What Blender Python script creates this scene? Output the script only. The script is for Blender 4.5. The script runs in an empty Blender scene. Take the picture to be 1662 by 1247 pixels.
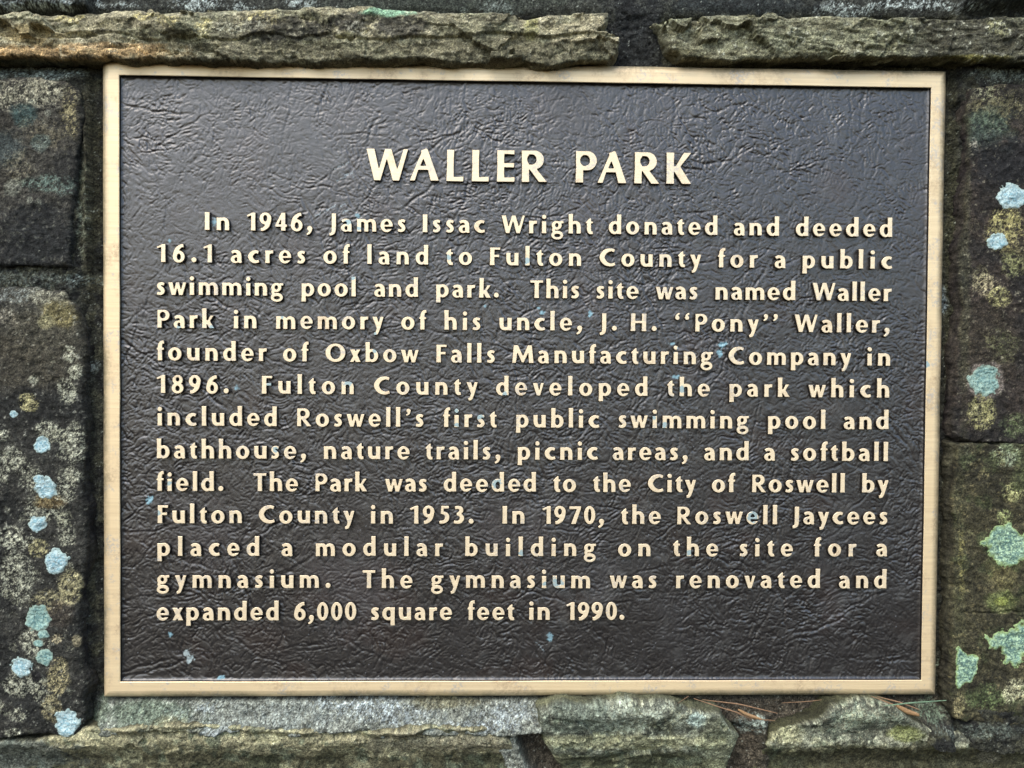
import bpy, math, random
import numpy as np
from mathutils import Vector, Matrix
from mathutils.geometry import tessellate_polygon

sc = bpy.context.scene
random.seed(7)

# ------------------------------------------------------------------ camera
HFOV = 60.0
CAM = np.array([-0.0282, -0.6415, 0.0123])
RV = np.array([0.0210, -0.0265, 0.0068])


def rodr(r):
    t = np.linalg.norm(r)
    k = r / t
    K = np.array([[0, -k[2], k[1]], [k[2], 0, -k[0]], [-k[1], k[0], 0]])
    return np.eye(3) + math.sin(t) * K + (1 - math.cos(t)) * K @ K


RB = rodr(RV) @ np.array([[1.0, 0, 0], [0, 0, -1], [0, 1, 0]])
FPX = 831 / math.tan(math.radians(HFOV / 2))
cd = bpy.data.cameras.new("camera")
cam = bpy.data.objects.new("camera", cd)
sc.collection.objects.link(cam)
sc.camera = cam
cd.sensor_fit = 'HORIZONTAL'
cd.angle = math.radians(HFOV)
cd.clip_start = 0.01
cd.clip_end = 100
M = Matrix.Identity(4)
for i in range(3):
    M[i][0] = RB[0, i]
    M[i][1] = -RB[1, i]
    M[i][2] = -RB[2, i]
    M[i][3] = CAM[i]
cam.matrix_world = M


def at(px, py, y=0.0):
    """place in the wall plane at depth y seen at a pixel of the survey photo"""
    px = np.asarray(px, float)
    py = np.asarray(py, float)
    d = np.stack([(px - 831) / FPX, (py - 623.5) / FPX, np.ones_like(px)], -1) @ RB
    t = (y - CAM[1]) / d[..., 1]
    return CAM[0] + d[..., 0] * t, CAM[2] + d[..., 2] * t


def survey(x, z, y=0.0):
    X = np.stack([x - CAM[0], np.full_like(x, y) - CAM[1], z - CAM[2]], -1) @ RB.T
    return 831 + FPX * X[..., 0] / X[..., 2], 623.5 + FPX * X[..., 1] / X[..., 2]


# ------------------------------------------------------------------ world, sun
w = bpy.data.worlds.new("World")
sc.world = w
w.use_nodes = True
nt = w.node_tree
bg = nt.nodes["Background"]
sky = nt.nodes.new("ShaderNodeTexSky")
sky.sky_type = 'NISHITA'
sky.sun_disc = False
SUN_EL, SUN_AZ = 52.0, 210.0        # azimuth: clockwise from +Y
sky.sun_elevation = math.radians(SUN_EL)
sky.sun_rotation = math.radians(SUN_AZ)
sky.air_density = 1.15
sky.dust_density = 2.2
sky.ozone_density = 1.2
nt.links.new(sky.outputs[0], bg.inputs[0])
bg.inputs[1].default_value = 0.15
sl = bpy.data.lights.new("sun", 'SUN')
sun = bpy.data.objects.new("sun", sl)
sc.collection.objects.link(sun)
sl.energy = 1.25
sl.angle = math.radians(55)
sl.color = (1.0, 0.955, 0.87)
el, az = math.radians(SUN_EL), math.radians(SUN_AZ)
sd = Vector((math.sin(az) * math.cos(el), math.cos(az) * math.cos(el), math.sin(el)))
sun.rotation_euler = sd.to_track_quat('Z', 'Y').to_euler()
sun.location = sd * 3
sc.view_settings.view_transform = 'Standard'
sc.view_settings.look = 'None'
sc.view_settings.gamma = 1
sc.view_settings.exposure = 0.95

# ------------------------------------------------------------------ helpers
COL = sc.collection


def thing(name, label, cat, loc=(0, 0, 0), group=None):
    o = bpy.data.objects.new(name, None)
    COL.objects.link(o)
    o.empty_display_size = 0.02
    o.location = loc
    o["label"] = label
    o["category"] = cat
    if group:
        o["group"] = group
    return o


def obj(name, me, parent=None, loc=(0, 0, 0)):
    o = bpy.data.objects.new(name, me)
    COL.objects.link(o)
    o.location = loc
    if parent is not None:
        o.parent = parent
    return o


def mesh_np(name, V, F, mats, smooth=True, col=None, attrs=None, midx=None):
    """V (n,3), F (m,k) k = 3 or 4"""
    me = bpy.data.meshes.new(name)
    V = np.ascontiguousarray(V, np.float32)
    F = np.ascontiguousarray(F, np.int32)
    k = F.shape[1]
    me.vertices.add(len(V))
    me.vertices.foreach_set("co", V.ravel())
    me.loops.add(F.size)
    me.loops.foreach_set("vertex_index", F.ravel())
    me.polygons.add(len(F))
    me.polygons.foreach_set("loop_start", np.arange(0, F.size, k, dtype=np.int32))
    me.polygons.foreach_set("loop_total", np.full(len(F), k, np.int32))
    me.polygons.foreach_set("use_smooth", np.full(len(F), smooth, bool))
    if midx is not None:
        me.polygons.foreach_set("material_index", np.asarray(midx, np.int32))
    for m in (mats if isinstance(mats, list) else [mats]):
        me.materials.append(m)
    if col is not None:
        a = me.color_attributes.new("Tint", 'FLOAT_COLOR', 'POINT')
        c4 = np.ones((len(V), 4), np.float32)
        c4[:, :3] = col
        a.data.foreach_set("color", c4.ravel())
    for kx, v in (attrs or {}).items():
        a = me.attributes.new(kx, 'FLOAT', 'POINT')
        a.data.foreach_set("value", np.ascontiguousarray(v, np.float32))
    me.update()
    me.validate()
    return me


_lat = {}


def vnoise(x, y, seed=0):
    if seed not in _lat:
        _lat[seed] = np.random.RandomState(seed + 11).rand(256, 256).astype(np.float32) * 2 - 1
    L = _lat[seed]
    xi = np.floor(x).astype(int)
    yi = np.floor(y).astype(int)
    fx = x - xi
    fy = y - yi
    fx = fx * fx * fx * (fx * (fx * 6 - 15) + 10)
    fy = fy * fy * fy * (fy * (fy * 6 - 15) + 10)
    xi &= 255
    yi &= 255
    x1 = (xi + 1) & 255
    y1 = (yi + 1) & 255
    a = L[xi, yi] * (1 - fx) + L[x1, yi] * fx
    b = L[xi, y1] * (1 - fx) + L[x1, y1] * fx
    return a * (1 - fy) + b * fy


def fbm(x, y, scale, octs=4, seed=0, gain=0.5, sx=1.0, sy=1.0, rot=0.5):
    """scale = feature size in metres"""
    o = 0
    amp = 1.0
    f = 1.0 / scale
    tot = 0
    cx, sy_ = math.cos(rot), math.sin(rot)
    X = x * f / sx + 31.7 + seed * 3.1
    Y = y * f / sy + 17.3 + seed * 1.7
    for i in range(octs):
        o = o + amp * vnoise(X, Y, seed + i)
        tot += amp
        amp *= gain
        X, Y = (X * cx - Y * sy_) * 2.03 + 5.1, (X * sy_ + Y * cx) * 2.03 + 9.7
    return o / tot * 1.6


def sstep(a, b, x):
    t = np.clip((x - a) / (b - a), 0, 1)
    return t * t * (3 - 2 * t)


def poly_sdf(x, z, P):
    """signed distance, positive inside"""
    P = np.asarray(P, float)
    d = np.full(x.shape, 1e9)
    ins = np.zeros(x.shape, bool)
    n = len(P)
    for i in range(n):
        ax, az = P[i]
        bx, bz = P[(i + 1) % n]
        ex, ez = bx - ax, bz - az
        t = np.clip(((x - ax) * ex + (z - az) * ez) / (ex * ex + ez * ez + 1e-18), 0, 1)
        dd = np.hypot(x - ax - t * ex, z - az - t * ez)
        d = np.minimum(d, dd)
        c = ((az > z) != (bz > z)) & (x < (bx - ax) * (z - az) / (bz - az + 1e-18) + ax)
        ins ^= c
    return np.where(ins, d, -d)


def facets(x, z, size, tilt, seed, sx=1.0, sz=1.0, bbox=None):
    """piecewise planar chipped relief in metres"""
    rs = np.random.RandomState(seed)
    x0, x1, z0, z1 = x.min(), x.max(), z.min(), z.max()
    nx = max(2, int((x1 - x0) / (size * sx)) + 2)
    nz = max(2, int((z1 - z0) / (size * sz)) + 2)
    best = np.full(x.shape, 1e9)
    h = np.zeros(x.shape)
    wx = x + fbm(x, z, size * 0.7, 3, seed + 3) * size * 0.35
    wz = z + fbm(x, z, size * 0.7, 3, seed + 5) * size * 0.35
    for i in range(nx):
        for j in range(nz):
            cx = x0 + (i + rs.rand() - 0.3) * size * sx
            cz = z0 + (j + rs.rand() - 0.3) * size * sz
            tx, tz = rs.randn(2) * tilt
            c = rs.randn() * tilt * size * 0.4
            R = size * 2.2
            m = (np.abs(wx - cx) < R * sx) & (np.abs(wz - cz) < R * sz)
            if not m.any():
                continue
            dx = (wx[m] - cx) / sx
            dz = (wz[m] - cz) / sz
            d = dx * dx + dz * dz
            hh = tx * dx + tz * dz + c
            b = best[m]
            u = d < b
            b[u] = d[u]
            best[m] = b
            q = h[m]
            q[u] = hh[u]
            h[m] = q
    return h


def lin(c):
    c = np.asarray(c, float) / 255.0
    return np.where(c <= 0.04045, c / 12.92, ((c + 0.055) / 1.055) ** 2.4)


# ------------------------------------------------------------------ materials
def new_mat(name):
    m = bpy.data.materials.new(name)
    m.use_nodes = True
    t = m.node_tree
    return m, t, t.nodes["Principled BSDF"]


def N(t, typ, **kw):
    n = t.nodes.new(typ)
    for k, v in kw.items():
        setattr(n, k, v)
    return n


def noise(t, scale, detail=3, rough=0.6, vec=None):
    n = N(t, "ShaderNodeTexNoise")
    n.inputs["Scale"].default_value = scale
    n.inputs["Detail"].default_value = detail
    n.inputs["Roughness"].default_value = rough
    if vec is not None:
        t.links.new(vec, n.inputs["Vector"])
    return n.outputs["Fac"]


def ramp(t, src, a, b, ca=(0, 0, 0, 1), cb=(1, 1, 1, 1)):
    n = N(t, "ShaderNodeMapRange")
    n.inputs["From Min"].default_value = a
    n.inputs["From Max"].default_value = b
    n.inputs["To Min"].default_value = ca if isinstance(ca, float) else 0.0
    n.inputs["To Max"].default_value = cb if isinstance(cb, float) else 1.0
    t.links.new(src, n.inputs["Value"])
    return n.outputs["Result"]


def mix(t, fac, a, b, mode='MIX'):
    n = N(t, "ShaderNodeMix", data_type='RGBA', blend_type=mode)
    for sock, v in ((n.inputs["Factor"], fac), (n.inputs["A"], a), (n.inputs["B"], b)):
        pass
    ins = [s for s in n.inputs if s.enabled]
    for s, v in zip(ins, (fac, a, b)):
        if isinstance(v, (int, float)):
            s.default_value = v
        elif isinstance(v, tuple):
            s.default_value = v if len(v) == 4 else (*v, 1)
        else:
            t.links.new(v, s)
    return [o for o in n.outputs if o.enabled][0]


def math_(t, op, a, b=None):
    n = N(t, "ShaderNodeMath", operation=op)
    for s, v in zip(n.inputs, (a, b)):
        if v is None:
            continue
        if isinstance(v, (int, float)):
            s.default_value = v
        else:
            t.links.new(v, s)
    return n.outputs[0]


def bump(t, h, dist, strength=1.0, nrm=None):
    b = N(t, "ShaderNodeBump")
    b.inputs["Distance"].default_value = dist
    b.inputs["Strength"].default_value = strength
    t.links.new(h, b.inputs["Height"])
    if nrm is not None:
        t.links.new(nrm, b.inputs["Normal"])
    return b.outputs[0]


def rock_mat(name, grain, contrast, bdist, rough=0.9, speck=1.0):
    m, t, b = new_mat(name)
    pos = N(t, "ShaderNodeNewGeometry").outputs["Position"]
    a = N(t, "ShaderNodeAttribute", attribute_name="Tint").outputs["Color"]
    n1 = noise(t, grain, 4, 0.75, pos)
    n2 = noise(t, grain * 0.22, 3, 0.6, pos)
    v1 = ramp(t, n1, 0.28, 0.72, 1 - contrast, 1 + contrast)
    v2 = ramp(t, n2, 0.3, 0.7, 1 - contrast * 0.45, 1 + contrast * 0.45)
    v = math_(t, 'MULTIPLY', v1, v2)
    sp = ramp(t, noise(t, grain * 0.8, 2, 0.8, pos), 0.60, 0.70, 0.0, 1.0)
    sp = math_(t, 'MULTIPLY', sp, ramp(t, noise(t, 60, 3, 0.6, pos), 0.42, 0.62, 0.15, 1.0))
    v = math_(t, 'ADD', v, math_(t, 'MULTIPLY', sp, speck))
    pit = ramp(t, noise(t, grain * 0.6, 3, 0.7, pos), 0.36, 0.41, 0.25, 1.0)
    v = math_(t, 'MULTIPLY', v, pit)
    cc = N(t, "ShaderNodeCombineColor")
    for i in range(3):
        t.links.new(v, cc.inputs[i])
    t.links.new(mix(t, 1.0, a, cc.outputs[0], 'MULTIPLY'), b.inputs["Base Color"])
    b.inputs["Roughness"].default_value = rough
    b.inputs["Specular IOR Level"].default_value = 0.3
    nb = bump(t, n2, bdist * 3, 0.8)
    t.links.new(bump(t, n1, bdist, 1.0, nb), b.inputs["Normal"])
    return m


M_ROCK = rock_mat("split_stone", 1050, 0.85, 0.0007, 0.9, 1.3)
M_MORTAR = rock_mat("gritty_mortar", 850, 0.95, 0.0012, 0.95, 2.0)
M_LICHEN = rock_mat("lichen_crust", 1500, 0.25, 0.0004, 0.95, 0.1)

# dark painted leather-grain field
M_FIELD, t, b = new_mat("dark_lacquer")
pos = N(t, "ShaderNodeNewGeometry").outputs["Position"]
mk = N(t, "ShaderNodeAttribute", attribute_name="Tint").outputs["Color"]
st = N(t, "ShaderNodeAttribute", attribute_name="Stain").outputs["Fac"]
fn = noise(t, 1500, 3, 0.7, pos)
base = mk
t.links.new(base, b.inputs["Base Color"])
r0 = ramp(t, noise(t, 60, 4, 0.6, pos), 0.3, 0.7, 0.31, 0.42)
t.links.new(math_(t, 'ADD', r0, math_(t, 'MULTIPLY', st, 0.45)), b.inputs["Roughness"])
b.inputs["Specular IOR Level"].default_value = 0.8
b.inputs["Coat Weight"].default_value = 0.8
b.inputs["Coat Roughness"].default_value = 0.33
t.links.new(bump(t, fn, 0.00016, 0.6), b.inputs["Normal"])

M_DARK, t, b = new_mat("dark_lacquer_sides")
b.inputs["Base Color"].default_value = (0.016, 0.013, 0.011, 1)
b.inputs["Roughness"].default_value = 0.42
pos = N(t, "ShaderNodeNewGeometry").outputs["Position"]
t.links.new(bump(t, noise(t, 700, 3, 0.6, pos), 0.0003, 0.5), b.inputs["Normal"])


def bronze(name, horizontal=None, spots=(), base=(0.86, 0.68, 0.44), tarn=(0.42, 0.30, 0.18),
           tlo=0.60, thi=0.80, grime=False):
    m, t, b = new_mat(name)
    pos = N(t, "ShaderNodeNewGeometry").outputs["Position"]
    mp = N(t, "ShaderNodeMapping")
    t.links.new(pos, mp.inputs["Vector"])
    sc_ = {None: (260, 260, 700), 'h': (12, 400, 620), 'v': (1500, 400, 14)}[horizontal]
    mp.inputs["Scale"].default_value = sc_
    br = noise(t, 1.0, 4, 0.65, mp.outputs[0])
    blot = noise(t, 38, 5, 0.65, pos)
    fine = noise(t, 420, 3, 0.7, pos)
    c = mix(t, ramp(t, br, 0.34, 0.70, 0.0, 0.75), (*base, 1),
            (base[0] * 0.80, base[1] * 0.76, base[2] * 0.72, 1))
    tf = math_(t, 'MULTIPLY', ramp(t, blot, tlo, thi), ramp(t, fine, 0.35, 0.6))
    c = mix(t, math_(t, 'MULTIPLY', tf, 0.7), c, (*tarn, 1))
    # pale grey oxide bloom on some letters
    ox = math_(t, 'MULTIPLY', ramp(t, noise(t, 55, 4, 0.7, pos), 0.54, 0.61),
               ramp(t, noise(t, 500, 2, 0.5, pos), 0.42, 0.58))
    c = mix(t, math_(t, 'MULTIPLY', ox, 0.6), c, (0.47, 0.46, 0.44, 1))
    if grime:      # tarnish worn into the outer bevel, heavier low on the right and along the top
        sx = N(t, "ShaderNodeSeparateXYZ")
        t.links.new(pos, sx.inputs[0])
        ex = math_(t, 'SUBTRACT', 0.3048, math_(t, 'ABSOLUTE', sx.outputs[0]))
        ez = math_(t, 'SUBTRACT', 0.2296, math_(t, 'ABSOLUTE', sx.outputs[2]))
        e = math_(t, 'MINIMUM', ex, ez)
        g = ramp(t, e, 0.0065, 0.0015)
        gw = ramp(t, noise(t, 16, 4, 0.6, pos), 0.36, 0.56)
        gr = math_(t, 'MULTIPLY', ramp(t, sx.outputs[0], 0.27, 0.30), ramp(t, sx.outputs[2], 0.05, -0.08))
        gw = math_(t, 'MAXIMUM', gw, math_(t, 'MULTIPLY', gr, 0.85))
        g = math_(t, 'MULTIPLY', math_(t, 'MULTIPLY', g, gw), ramp(t, fine, 0.25, 0.55, 0.45, 1.0))
        g = math_(t, 'MAXIMUM', g, math_(t, 'MULTIPLY', ramp(t, ez, 0.009, 0.0), math_(t, 'MULTIPLY', ramp(t, sx.outputs[2], 0.1, 0.2), ramp(t, noise(t, 22, 4, 0.6, pos), 0.42, 0.60, 0.15, 0.9))))
        c = mix(t, math_(t, 'MULTIPLY', g, 0.85), c, (0.17, 0.155, 0.10, 1))
    if spots:
        acc = None
        wob = noise(t, 380, 3, 0.6, pos)
        for (sx_, sz_, r) in spots:
            vm = N(t, "ShaderNodeVectorMath", operation='DISTANCE')
            cx_ = N(t, "ShaderNodeCombineXYZ")
            cx_.inputs[0].default_value = sx_
            cx_.inputs[2].default_value = sz_
            t.links.new(pos, vm.inputs[0])
            t.links.new(cx_.outputs[0], vm.inputs[1])
            q = math_(t, 'DIVIDE', vm.outputs["Value"], r)
            acc = q if acc is None else math_(t, 'MINIMUM', acc, q)
        q = math_(t, 'ADD', acc, math_(t, 'MULTIPLY', math_(t, 'SUBTRACT', wob, 0.5), 2.2))
        c = mix(t, math_(t, 'MULTIPLY', ramp(t, q, 1.05, 0.75), 0.85), c, (0.30, 0.46, 0.50, 1))
    t.links.new(c, b.inputs["Base Color"])
    b.inputs["Metallic"].default_value = 0.32
    t.links.new(ramp(t, blot, 0.35, 0.65, 0.34, 0.48), b.inputs["Roughness"])
    h = math_(t, 'ADD', br, math_(t, 'MULTIPLY', fine, 0.6))
    t.links.new(bump(t, h, 0.00012, 0.6), b.inputs["Normal"])
    return m

# ------------------------------------------------------------------ plaque
U = 0.000446                     # one lettering unit
FY = 0.0036                      # depth of the recessed field behind the raised faces
ox0, ox1, oz0, oz1 = -0.3048, 0.3048, -0.2296, 0.2296
ic = [at(*p) for p in ((193, 122), (1511, 142.5), (1496, 1104), (195, 1107.5))]
ix0 = (ic[0][0] + ic[3][0]) / 2
ix1 = (ic[1][0] + ic[2][0]) / 2
iz1 = (ic[0][1] + ic[1][1]) / 2
iz0 = (ic[2][1] + ic[3][1]) / 2

plaque = thing("plaque", "rectangular cast bronze plaque headed WALLER PARK with raised lettering on a dark leathery field", "plaque")

SPOTS_PX = [(565, 361, 5), (582, 371, 4), (728, 418, 5), (856, 423, 5), (573, 452, 4), (290, 532, 4),
            (344, 532, 4), (458, 515, 3), (608, 542, 4), (608, 570, 4), (437, 623, 6), (565, 621, 7),
            (740, 667, 5), (778, 675, 7), (741, 690, 4), (447, 730, 5), (820, 640, 4), (1107, 632, 6),
            (1103, 565, 4), (1090, 572, 4), (1062, 678, 4), (1078, 690, 5), (1222, 838, 10), (806, 785, 8),
            (846, 898, 5), (1119, 897, 5), (905, 945, 9), (884, 948, 4), (255, 832, 6), (275, 785, 4),
            (1504, 592, 5)]
spots = [(*map(float, at(a, b_)), r * 0.00045) for a, b_, r in SPOTS_PX]
M_BR = bronze("sanded_bronze", None, spots, base=(0.95, 0.80, 0.55), tlo=0.57, thi=0.70)
M_FRAME = bronze("brushed_bronze", 'h', spots[-1:], base=(0.88, 0.71, 0.44), tlo=0.52, thi=0.66, grime=True)


def ring(rects, mats, midx, name, parent):
    """nested rectangles (x0,x1,z0,z1,y), quads between successive ones"""
    V, F, mi = [], [], []
    nseg = 60
    for (x0, x1, z0, z1, y) in rects:
        for (ax, az, bx, bz) in ((x0, z0, x1, z0), (x1, z0, x1, z1), (x1, z1, x0, z1), (x0, z1, x0, z0)):
            for k in range(nseg):
                f = k / nseg
                V.append((ax + (bx - ax) * f, y, az + (bz - az) * f))
    n = nseg * 4
    for r in range(len(rects) - 1):
        for k in range(n):
            F.append((r * n + k, r * n + (k + 1) % n, (r + 1) * n + (k + 1) % n, (r + 1) * n + k))
            mi.append(midx[r])
    V = np.array(V)
    # hand-finished edges are never dead straight
    V[:, 0] += fbm(V[:, 2], V[:, 0], 0.03, 2, 5) * 0.00012
    V[:, 2] += fbm(V[:, 0], V[:, 2], 0.03, 2, 6) * 0.00012
    me = mesh_np(name, V, F, mats, smooth=False, midx=mi)
    return obj(name, me, parent)


def fr(e, y):      # rectangle inset e from the outer edge
    return (ox0 + e, ox1 - e, oz0 + e, oz1 - e, y)


frame_rects = [(ix0 + .0004, ix1 - .0004, iz0 + .0004, iz1 - .0004, FY + 0.0015), (ix0 + .0001, ix1 - .0001, iz0 + .0001, iz1 - .0001, 0.0004),
               (ix0 - .0003, ix1 + .0003, iz0 - .0003, iz1 + .0003, 0.0),
               fr(0.0052, 0.0), fr(0.0038, 0.0003), fr(0.0024, 0.0009), fr(0.0012, 0.0018), fr(0.0003, 0.0029),
               fr(0.0, 0.0042), fr(0.0, 0.0135)]
frame = ring(frame_rects, [M_FRAME, M_DARK], [1, 0, 0, 0, 0, 0, 0, 0, 0], "frame", plaque)

# leather-grain field -----------------------------------------------------
ST = 0.00060
nx = int((ix1 - ix0 + 0.001) / ST)
nz = int((iz1 - iz0 + 0.001) / ST)
gx = np.linspace(ix0 - 0.0003, ix1 + 0.0003, nx)
gz = np.linspace(iz0 - 0.0003, iz1 + 0.0003, nz)
X, Z = np.meshgrid(gx, gz, indexing='ij')
H = np.zeros_like(X)
rs = np.random.RandomState(3)
sx_ = gx[1] - gx[0]
sz_ = gz[1] - gz[0]


def crease(cx, cz, L, wd, A, th, curv, raised=0.38):
    R = L * 0.6 + wd * 3
    i0 = max(0, int((cx - R - gx[0]) / sx_))
    i1 = min(nx, int((cx + R - gx[0]) / sx_) + 1)
    j0 = max(0, int((cz - R - gz[0]) / sz_))
    j1 = min(nz, int((cz + R - gz[0]) / sz_) + 1)
    if i1 <= i0 or j1 <= j0:
        return
    dx = X[i0:i1, j0:j1] - cx
    dz = Z[i0:i1, j0:j1] - cz
    c, s = math.cos(th), math.sin(th)
    u = dx * c + dz * s
    v = -dx * s + dz * c - curv * u * u + wd * 0.7 * np.sin(u / (wd * 3.1) + cx * 900)
    tp = np.clip(1 - (2 * np.abs(u) / L) ** 2, 0, 1) ** 0.8
    a = v / wd
    H[i0:i1, j0:j1] += 1.35 * A * tp * (-np.exp(-a * a) + raised * np.exp(-((a - 1.7) / 1.3) ** 2) +
                                 raised * 0.5 * np.exp(-((a + 1.7) / 1.4) ** 2))


def flow(x, z):
    f = fbm(np.array([x]), np.array([z]), 0.055, 2, 40)[0]
    return f * 3.0 + 0.3


W_, H_ = ix1 - ix0, iz1 - iz0
# clumps of short parallel wrinkles
for k in range(2100):
    cx = ix0 + rs.rand() * W_
    cz = iz0 + rs.rand() * H_
    th = flow(cx, cz) + rs.choice([0, 0, 0, math.pi / 2, 0.9]) + rs.randn() * 0.25
    n = rs.randint(2, 5)
    sp = rs.uniform(0.0018, 0.0032)
    L = rs.uniform(0.004, 0.011)
    for q in range(n):
        o = (q - n / 2) * sp + rs.randn() * 0.0004
        e = rs.randn() * 0.0012
        crease(cx - math.sin(th) * o + math.cos(th) * e, cz + math.cos(th) * o + math.sin(th) * e,
               L * rs.uniform(0.6, 1.3), rs.uniform(0.00045, 0.00075), rs.uniform(0.00012, 0.00030),
               th + rs.randn() * 0.13, rs.randn() * 18)
for k in range(5200):
    crease(ix0 + rs.rand() * W_, iz0 + rs.rand() * H_, rs.uniform(0.003, 0.010), rs.uniform(0.0004, 0.0007),
           rs.uniform(0.00008, 0.00024), rs.rand() * math.pi, rs.randn() * 40)
# long folds
for k in range(230):
    cx = ix0 + rs.rand() * W_
    cz = iz0 + rs.rand() * H_
    crease(cx, cz, rs.uniform(0.02, 0.075), rs.uniform(0.0006, 0.0011), rs.uniform(0.00016, 0.00034),
           rs.choice([0.45, 2.2, 1.4, 0.2]) + rs.randn() * 0.35, rs.randn() * 5)
# fine network of plates and folds
wxx = X + fbm(X, Z, 0.03, 3, 80) * 0.010
wzz = Z + fbm(X, Z, 0.03, 3, 84) * 0.010


def net(scale, rot, st_, seed, wdt):
    c, s = math.cos(rot), math.sin(rot)
    a = (wxx * c + wzz * s) / (scale * st_)
    b_ = (-wxx * s + wzz * c) / scale
    v = vnoise(a + 9.1, b_ + 3.3, seed) + 0.45 * vnoise(a * 2.1, b_ * 2.1, seed + 1)
    return np.exp(-(v / wdt) ** 2)


ma = sstep(-0.25, 0.25, fbm(X, Z, 0.035, 2, 90))
mb = sstep(-0.2, 0.3, fbm(X, Z, 0.045, 2, 92))
H -= 0.00034 * (net(0.0060, 0.5, 2.0, 120, .085) * ma + net(0.0060, -0.95, 2.0, 124, .085) * (1 - ma))
H -= 0.00028 * (net(0.0042, 1.35, 1.7, 128, .11) * mb + net(0.0046, 0.1, 2.2, 132, .11) * (1 - mb))
H -= 0.00027 * (net(0.0028, 0.8, 1.6, 140, .13) * mb + net(0.0028, 2.3, 1.8, 144, .11) * (1 - mb))
H += fbm(X, Z, 0.003, 3, 60) * 0.00014 + fbm(X, Z, 0.03, 2, 62) * 0.00015
H *= (0.80 + 0.20 * sstep(-0.19, 0.02, Z + fbm(X, Z, 0.08, 2, 95) * 0.05)) * (0.8 + 0.35 * fbm(X, Z, 0.05, 2, 96))
H = np.clip(H, -0.0008, 0.0008)
# the casting fillets up at the frame
edge = np.minimum(np.minimum(X - ix0, ix1 - X), np.minimum(Z - iz0, iz1 - Z))
H += 0.0012 * np.exp(-np.clip(edge, 0, 1) / 0.0007)

base = np.zeros(X.shape + (3,))
base[:] = (0.0140, 0.0122, 0.0120)
brn = sstep(0.25, 0.9, fbm(X, Z, 0.035, 4, 70))[..., None]
base = base * (1 - brn) + np.array([0.020, 0.0145, 0.013]) * brn
PX, PY = survey(X, Z, FY)
stain = np.zeros(X.shape)
fn_ = fbm(X, Z, 0.0016, 3, 72)


def fspot(cx, cy, r, ry=None, colr=(122, 162, 174), strength=1.0):
    global base, stain
    ry = ry or r
    d = np.hypot((PX - cx) / r, (PY - cy) / ry)
    m = sstep(1.1, 0.7, d + fn_ * 0.5) * strength
    base = base * (1 - m[..., None]) + lin(colr) * m[..., None]
    stain = np.maximum(stain, m)


def fline(ax, ay, bx, by, wd=1.0, colr=(150, 165, 170), s=0.8, brk=0.0):
    global base, stain
    ex, ey = bx - ax, by - ay
    wob = fn_ * 2.5
    tt = np.clip(((PX - ax) * ex + (PY - ay) * ey) / (ex * ex + ey * ey), 0, 1)
    d = np.hypot(PX - ax - tt * ex + wob * 0.5, PY - ay - tt * ey + wob)
    m = sstep(wd * 1.6, wd * 0.4, d) * s * sstep(brk - 0.3, brk + 0.3, fn_ + 0.4)
    base = base * (1 - m[..., None]) + lin(colr) * m[..., None]
    stain = np.maximum(stain, m)


for a in [(1172, 560, 8, 5), (1168, 572, 5, 7), (384, 630, 4, 4), (243, 812, 5, 8), (276, 1030, 3, 4),
          (893, 1034, 5, 6), (787, 497, 2, 2), (875, 500, 3, 2), (880, 507, 4, 3), (958, 510, 3, 5), (275, 391, 3, 3),
          (348, 359, 4, 7), (580, 350, 4, 3), (478, 1108, 4, 3), (360, 1100, 6, 3), (1098, 612, 7, 3), (1090, 558, 5, 3)]:
    fspot(*a)
fspot(303, 1060, 5, 6, (150, 165, 165))
fspot(308, 1071, 6, 6, (150, 165, 165))
for a in [(512, 352, 528, 342), (528, 342, 545, 334), (540, 275, 556, 268), (556, 268, 566, 264), (546, 295, 572, 280),
          (572, 278, 574, 290), (556, 346, 566, 340), (870, 1042, 884, 1058), (553, 335, 562, 332)]:
    fline(*a, wd=0.9)
for a in [(312, 346, 395, 282, 0.55, (110, 115, 125), 0.5), (270, 1057, 400, 1063, 0.5, (110, 112, 115), 0.5),
          (1260, 222, 1340, 228, 0.5, (95, 97, 102), 0.4), (813, 150, 812, 190, 0.6, (20, 20, 24), 0.6), (700, 165, 696, 215, 0.5, (20, 20, 24), 0.5),
          (440, 1020, 560, 1028, 0.5, (100, 100, 100), 0.4), (1040, 1000, 1046, 1060, 0.4, (85, 85, 85), 0.3)]:
    fline(*a)
# pinprick wear
rr = np.random.RandomState(9)
pp = rr.rand(*X.shape)
m = (pp > 0.9987) & (fbm(X, Z, 0.05, 2, 75) > -0.25)
base[m] = lin((120, 125, 130))
for cx, cy, r in ((621, 342, 16), (605, 325, 9), (1354, 300, 30), (840, 870, 60), (570, 950, 80), (330, 870, 60)):
    fspot(cx, cy, r, r, (44, 34, 31), 0.4)
dull = sstep(0.1, 0.9, fbm(X, Z, 0.05, 5, 78, 0.6))
stain = np.maximum(stain, dull * 0.30)
dustc = sstep(0.35, 0.9, fbm(X, Z, 0.012, 4, 79, 0.65) + 0.25 * dull)[..., None] * 0.35
base = base * (1 - dustc) + lin((74, 74, 72)) * dustc
V = np.stack([X, FY - H, Z], -1).reshape(-1, 3)
idx = np.arange(nx * nz).reshape(nx, nz)
F = np.stack([idx[:-1, :-1], idx[1:, :-1], idx[1:, 1:], idx[:-1, 1:]], -1).reshape(-1, 4)
field = obj("field_panel", mesh_np("field_panel", V, F, M_FIELD, True, base.reshape(-1, 3), {"Stain": stain.ravel()}), plaque)
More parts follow.
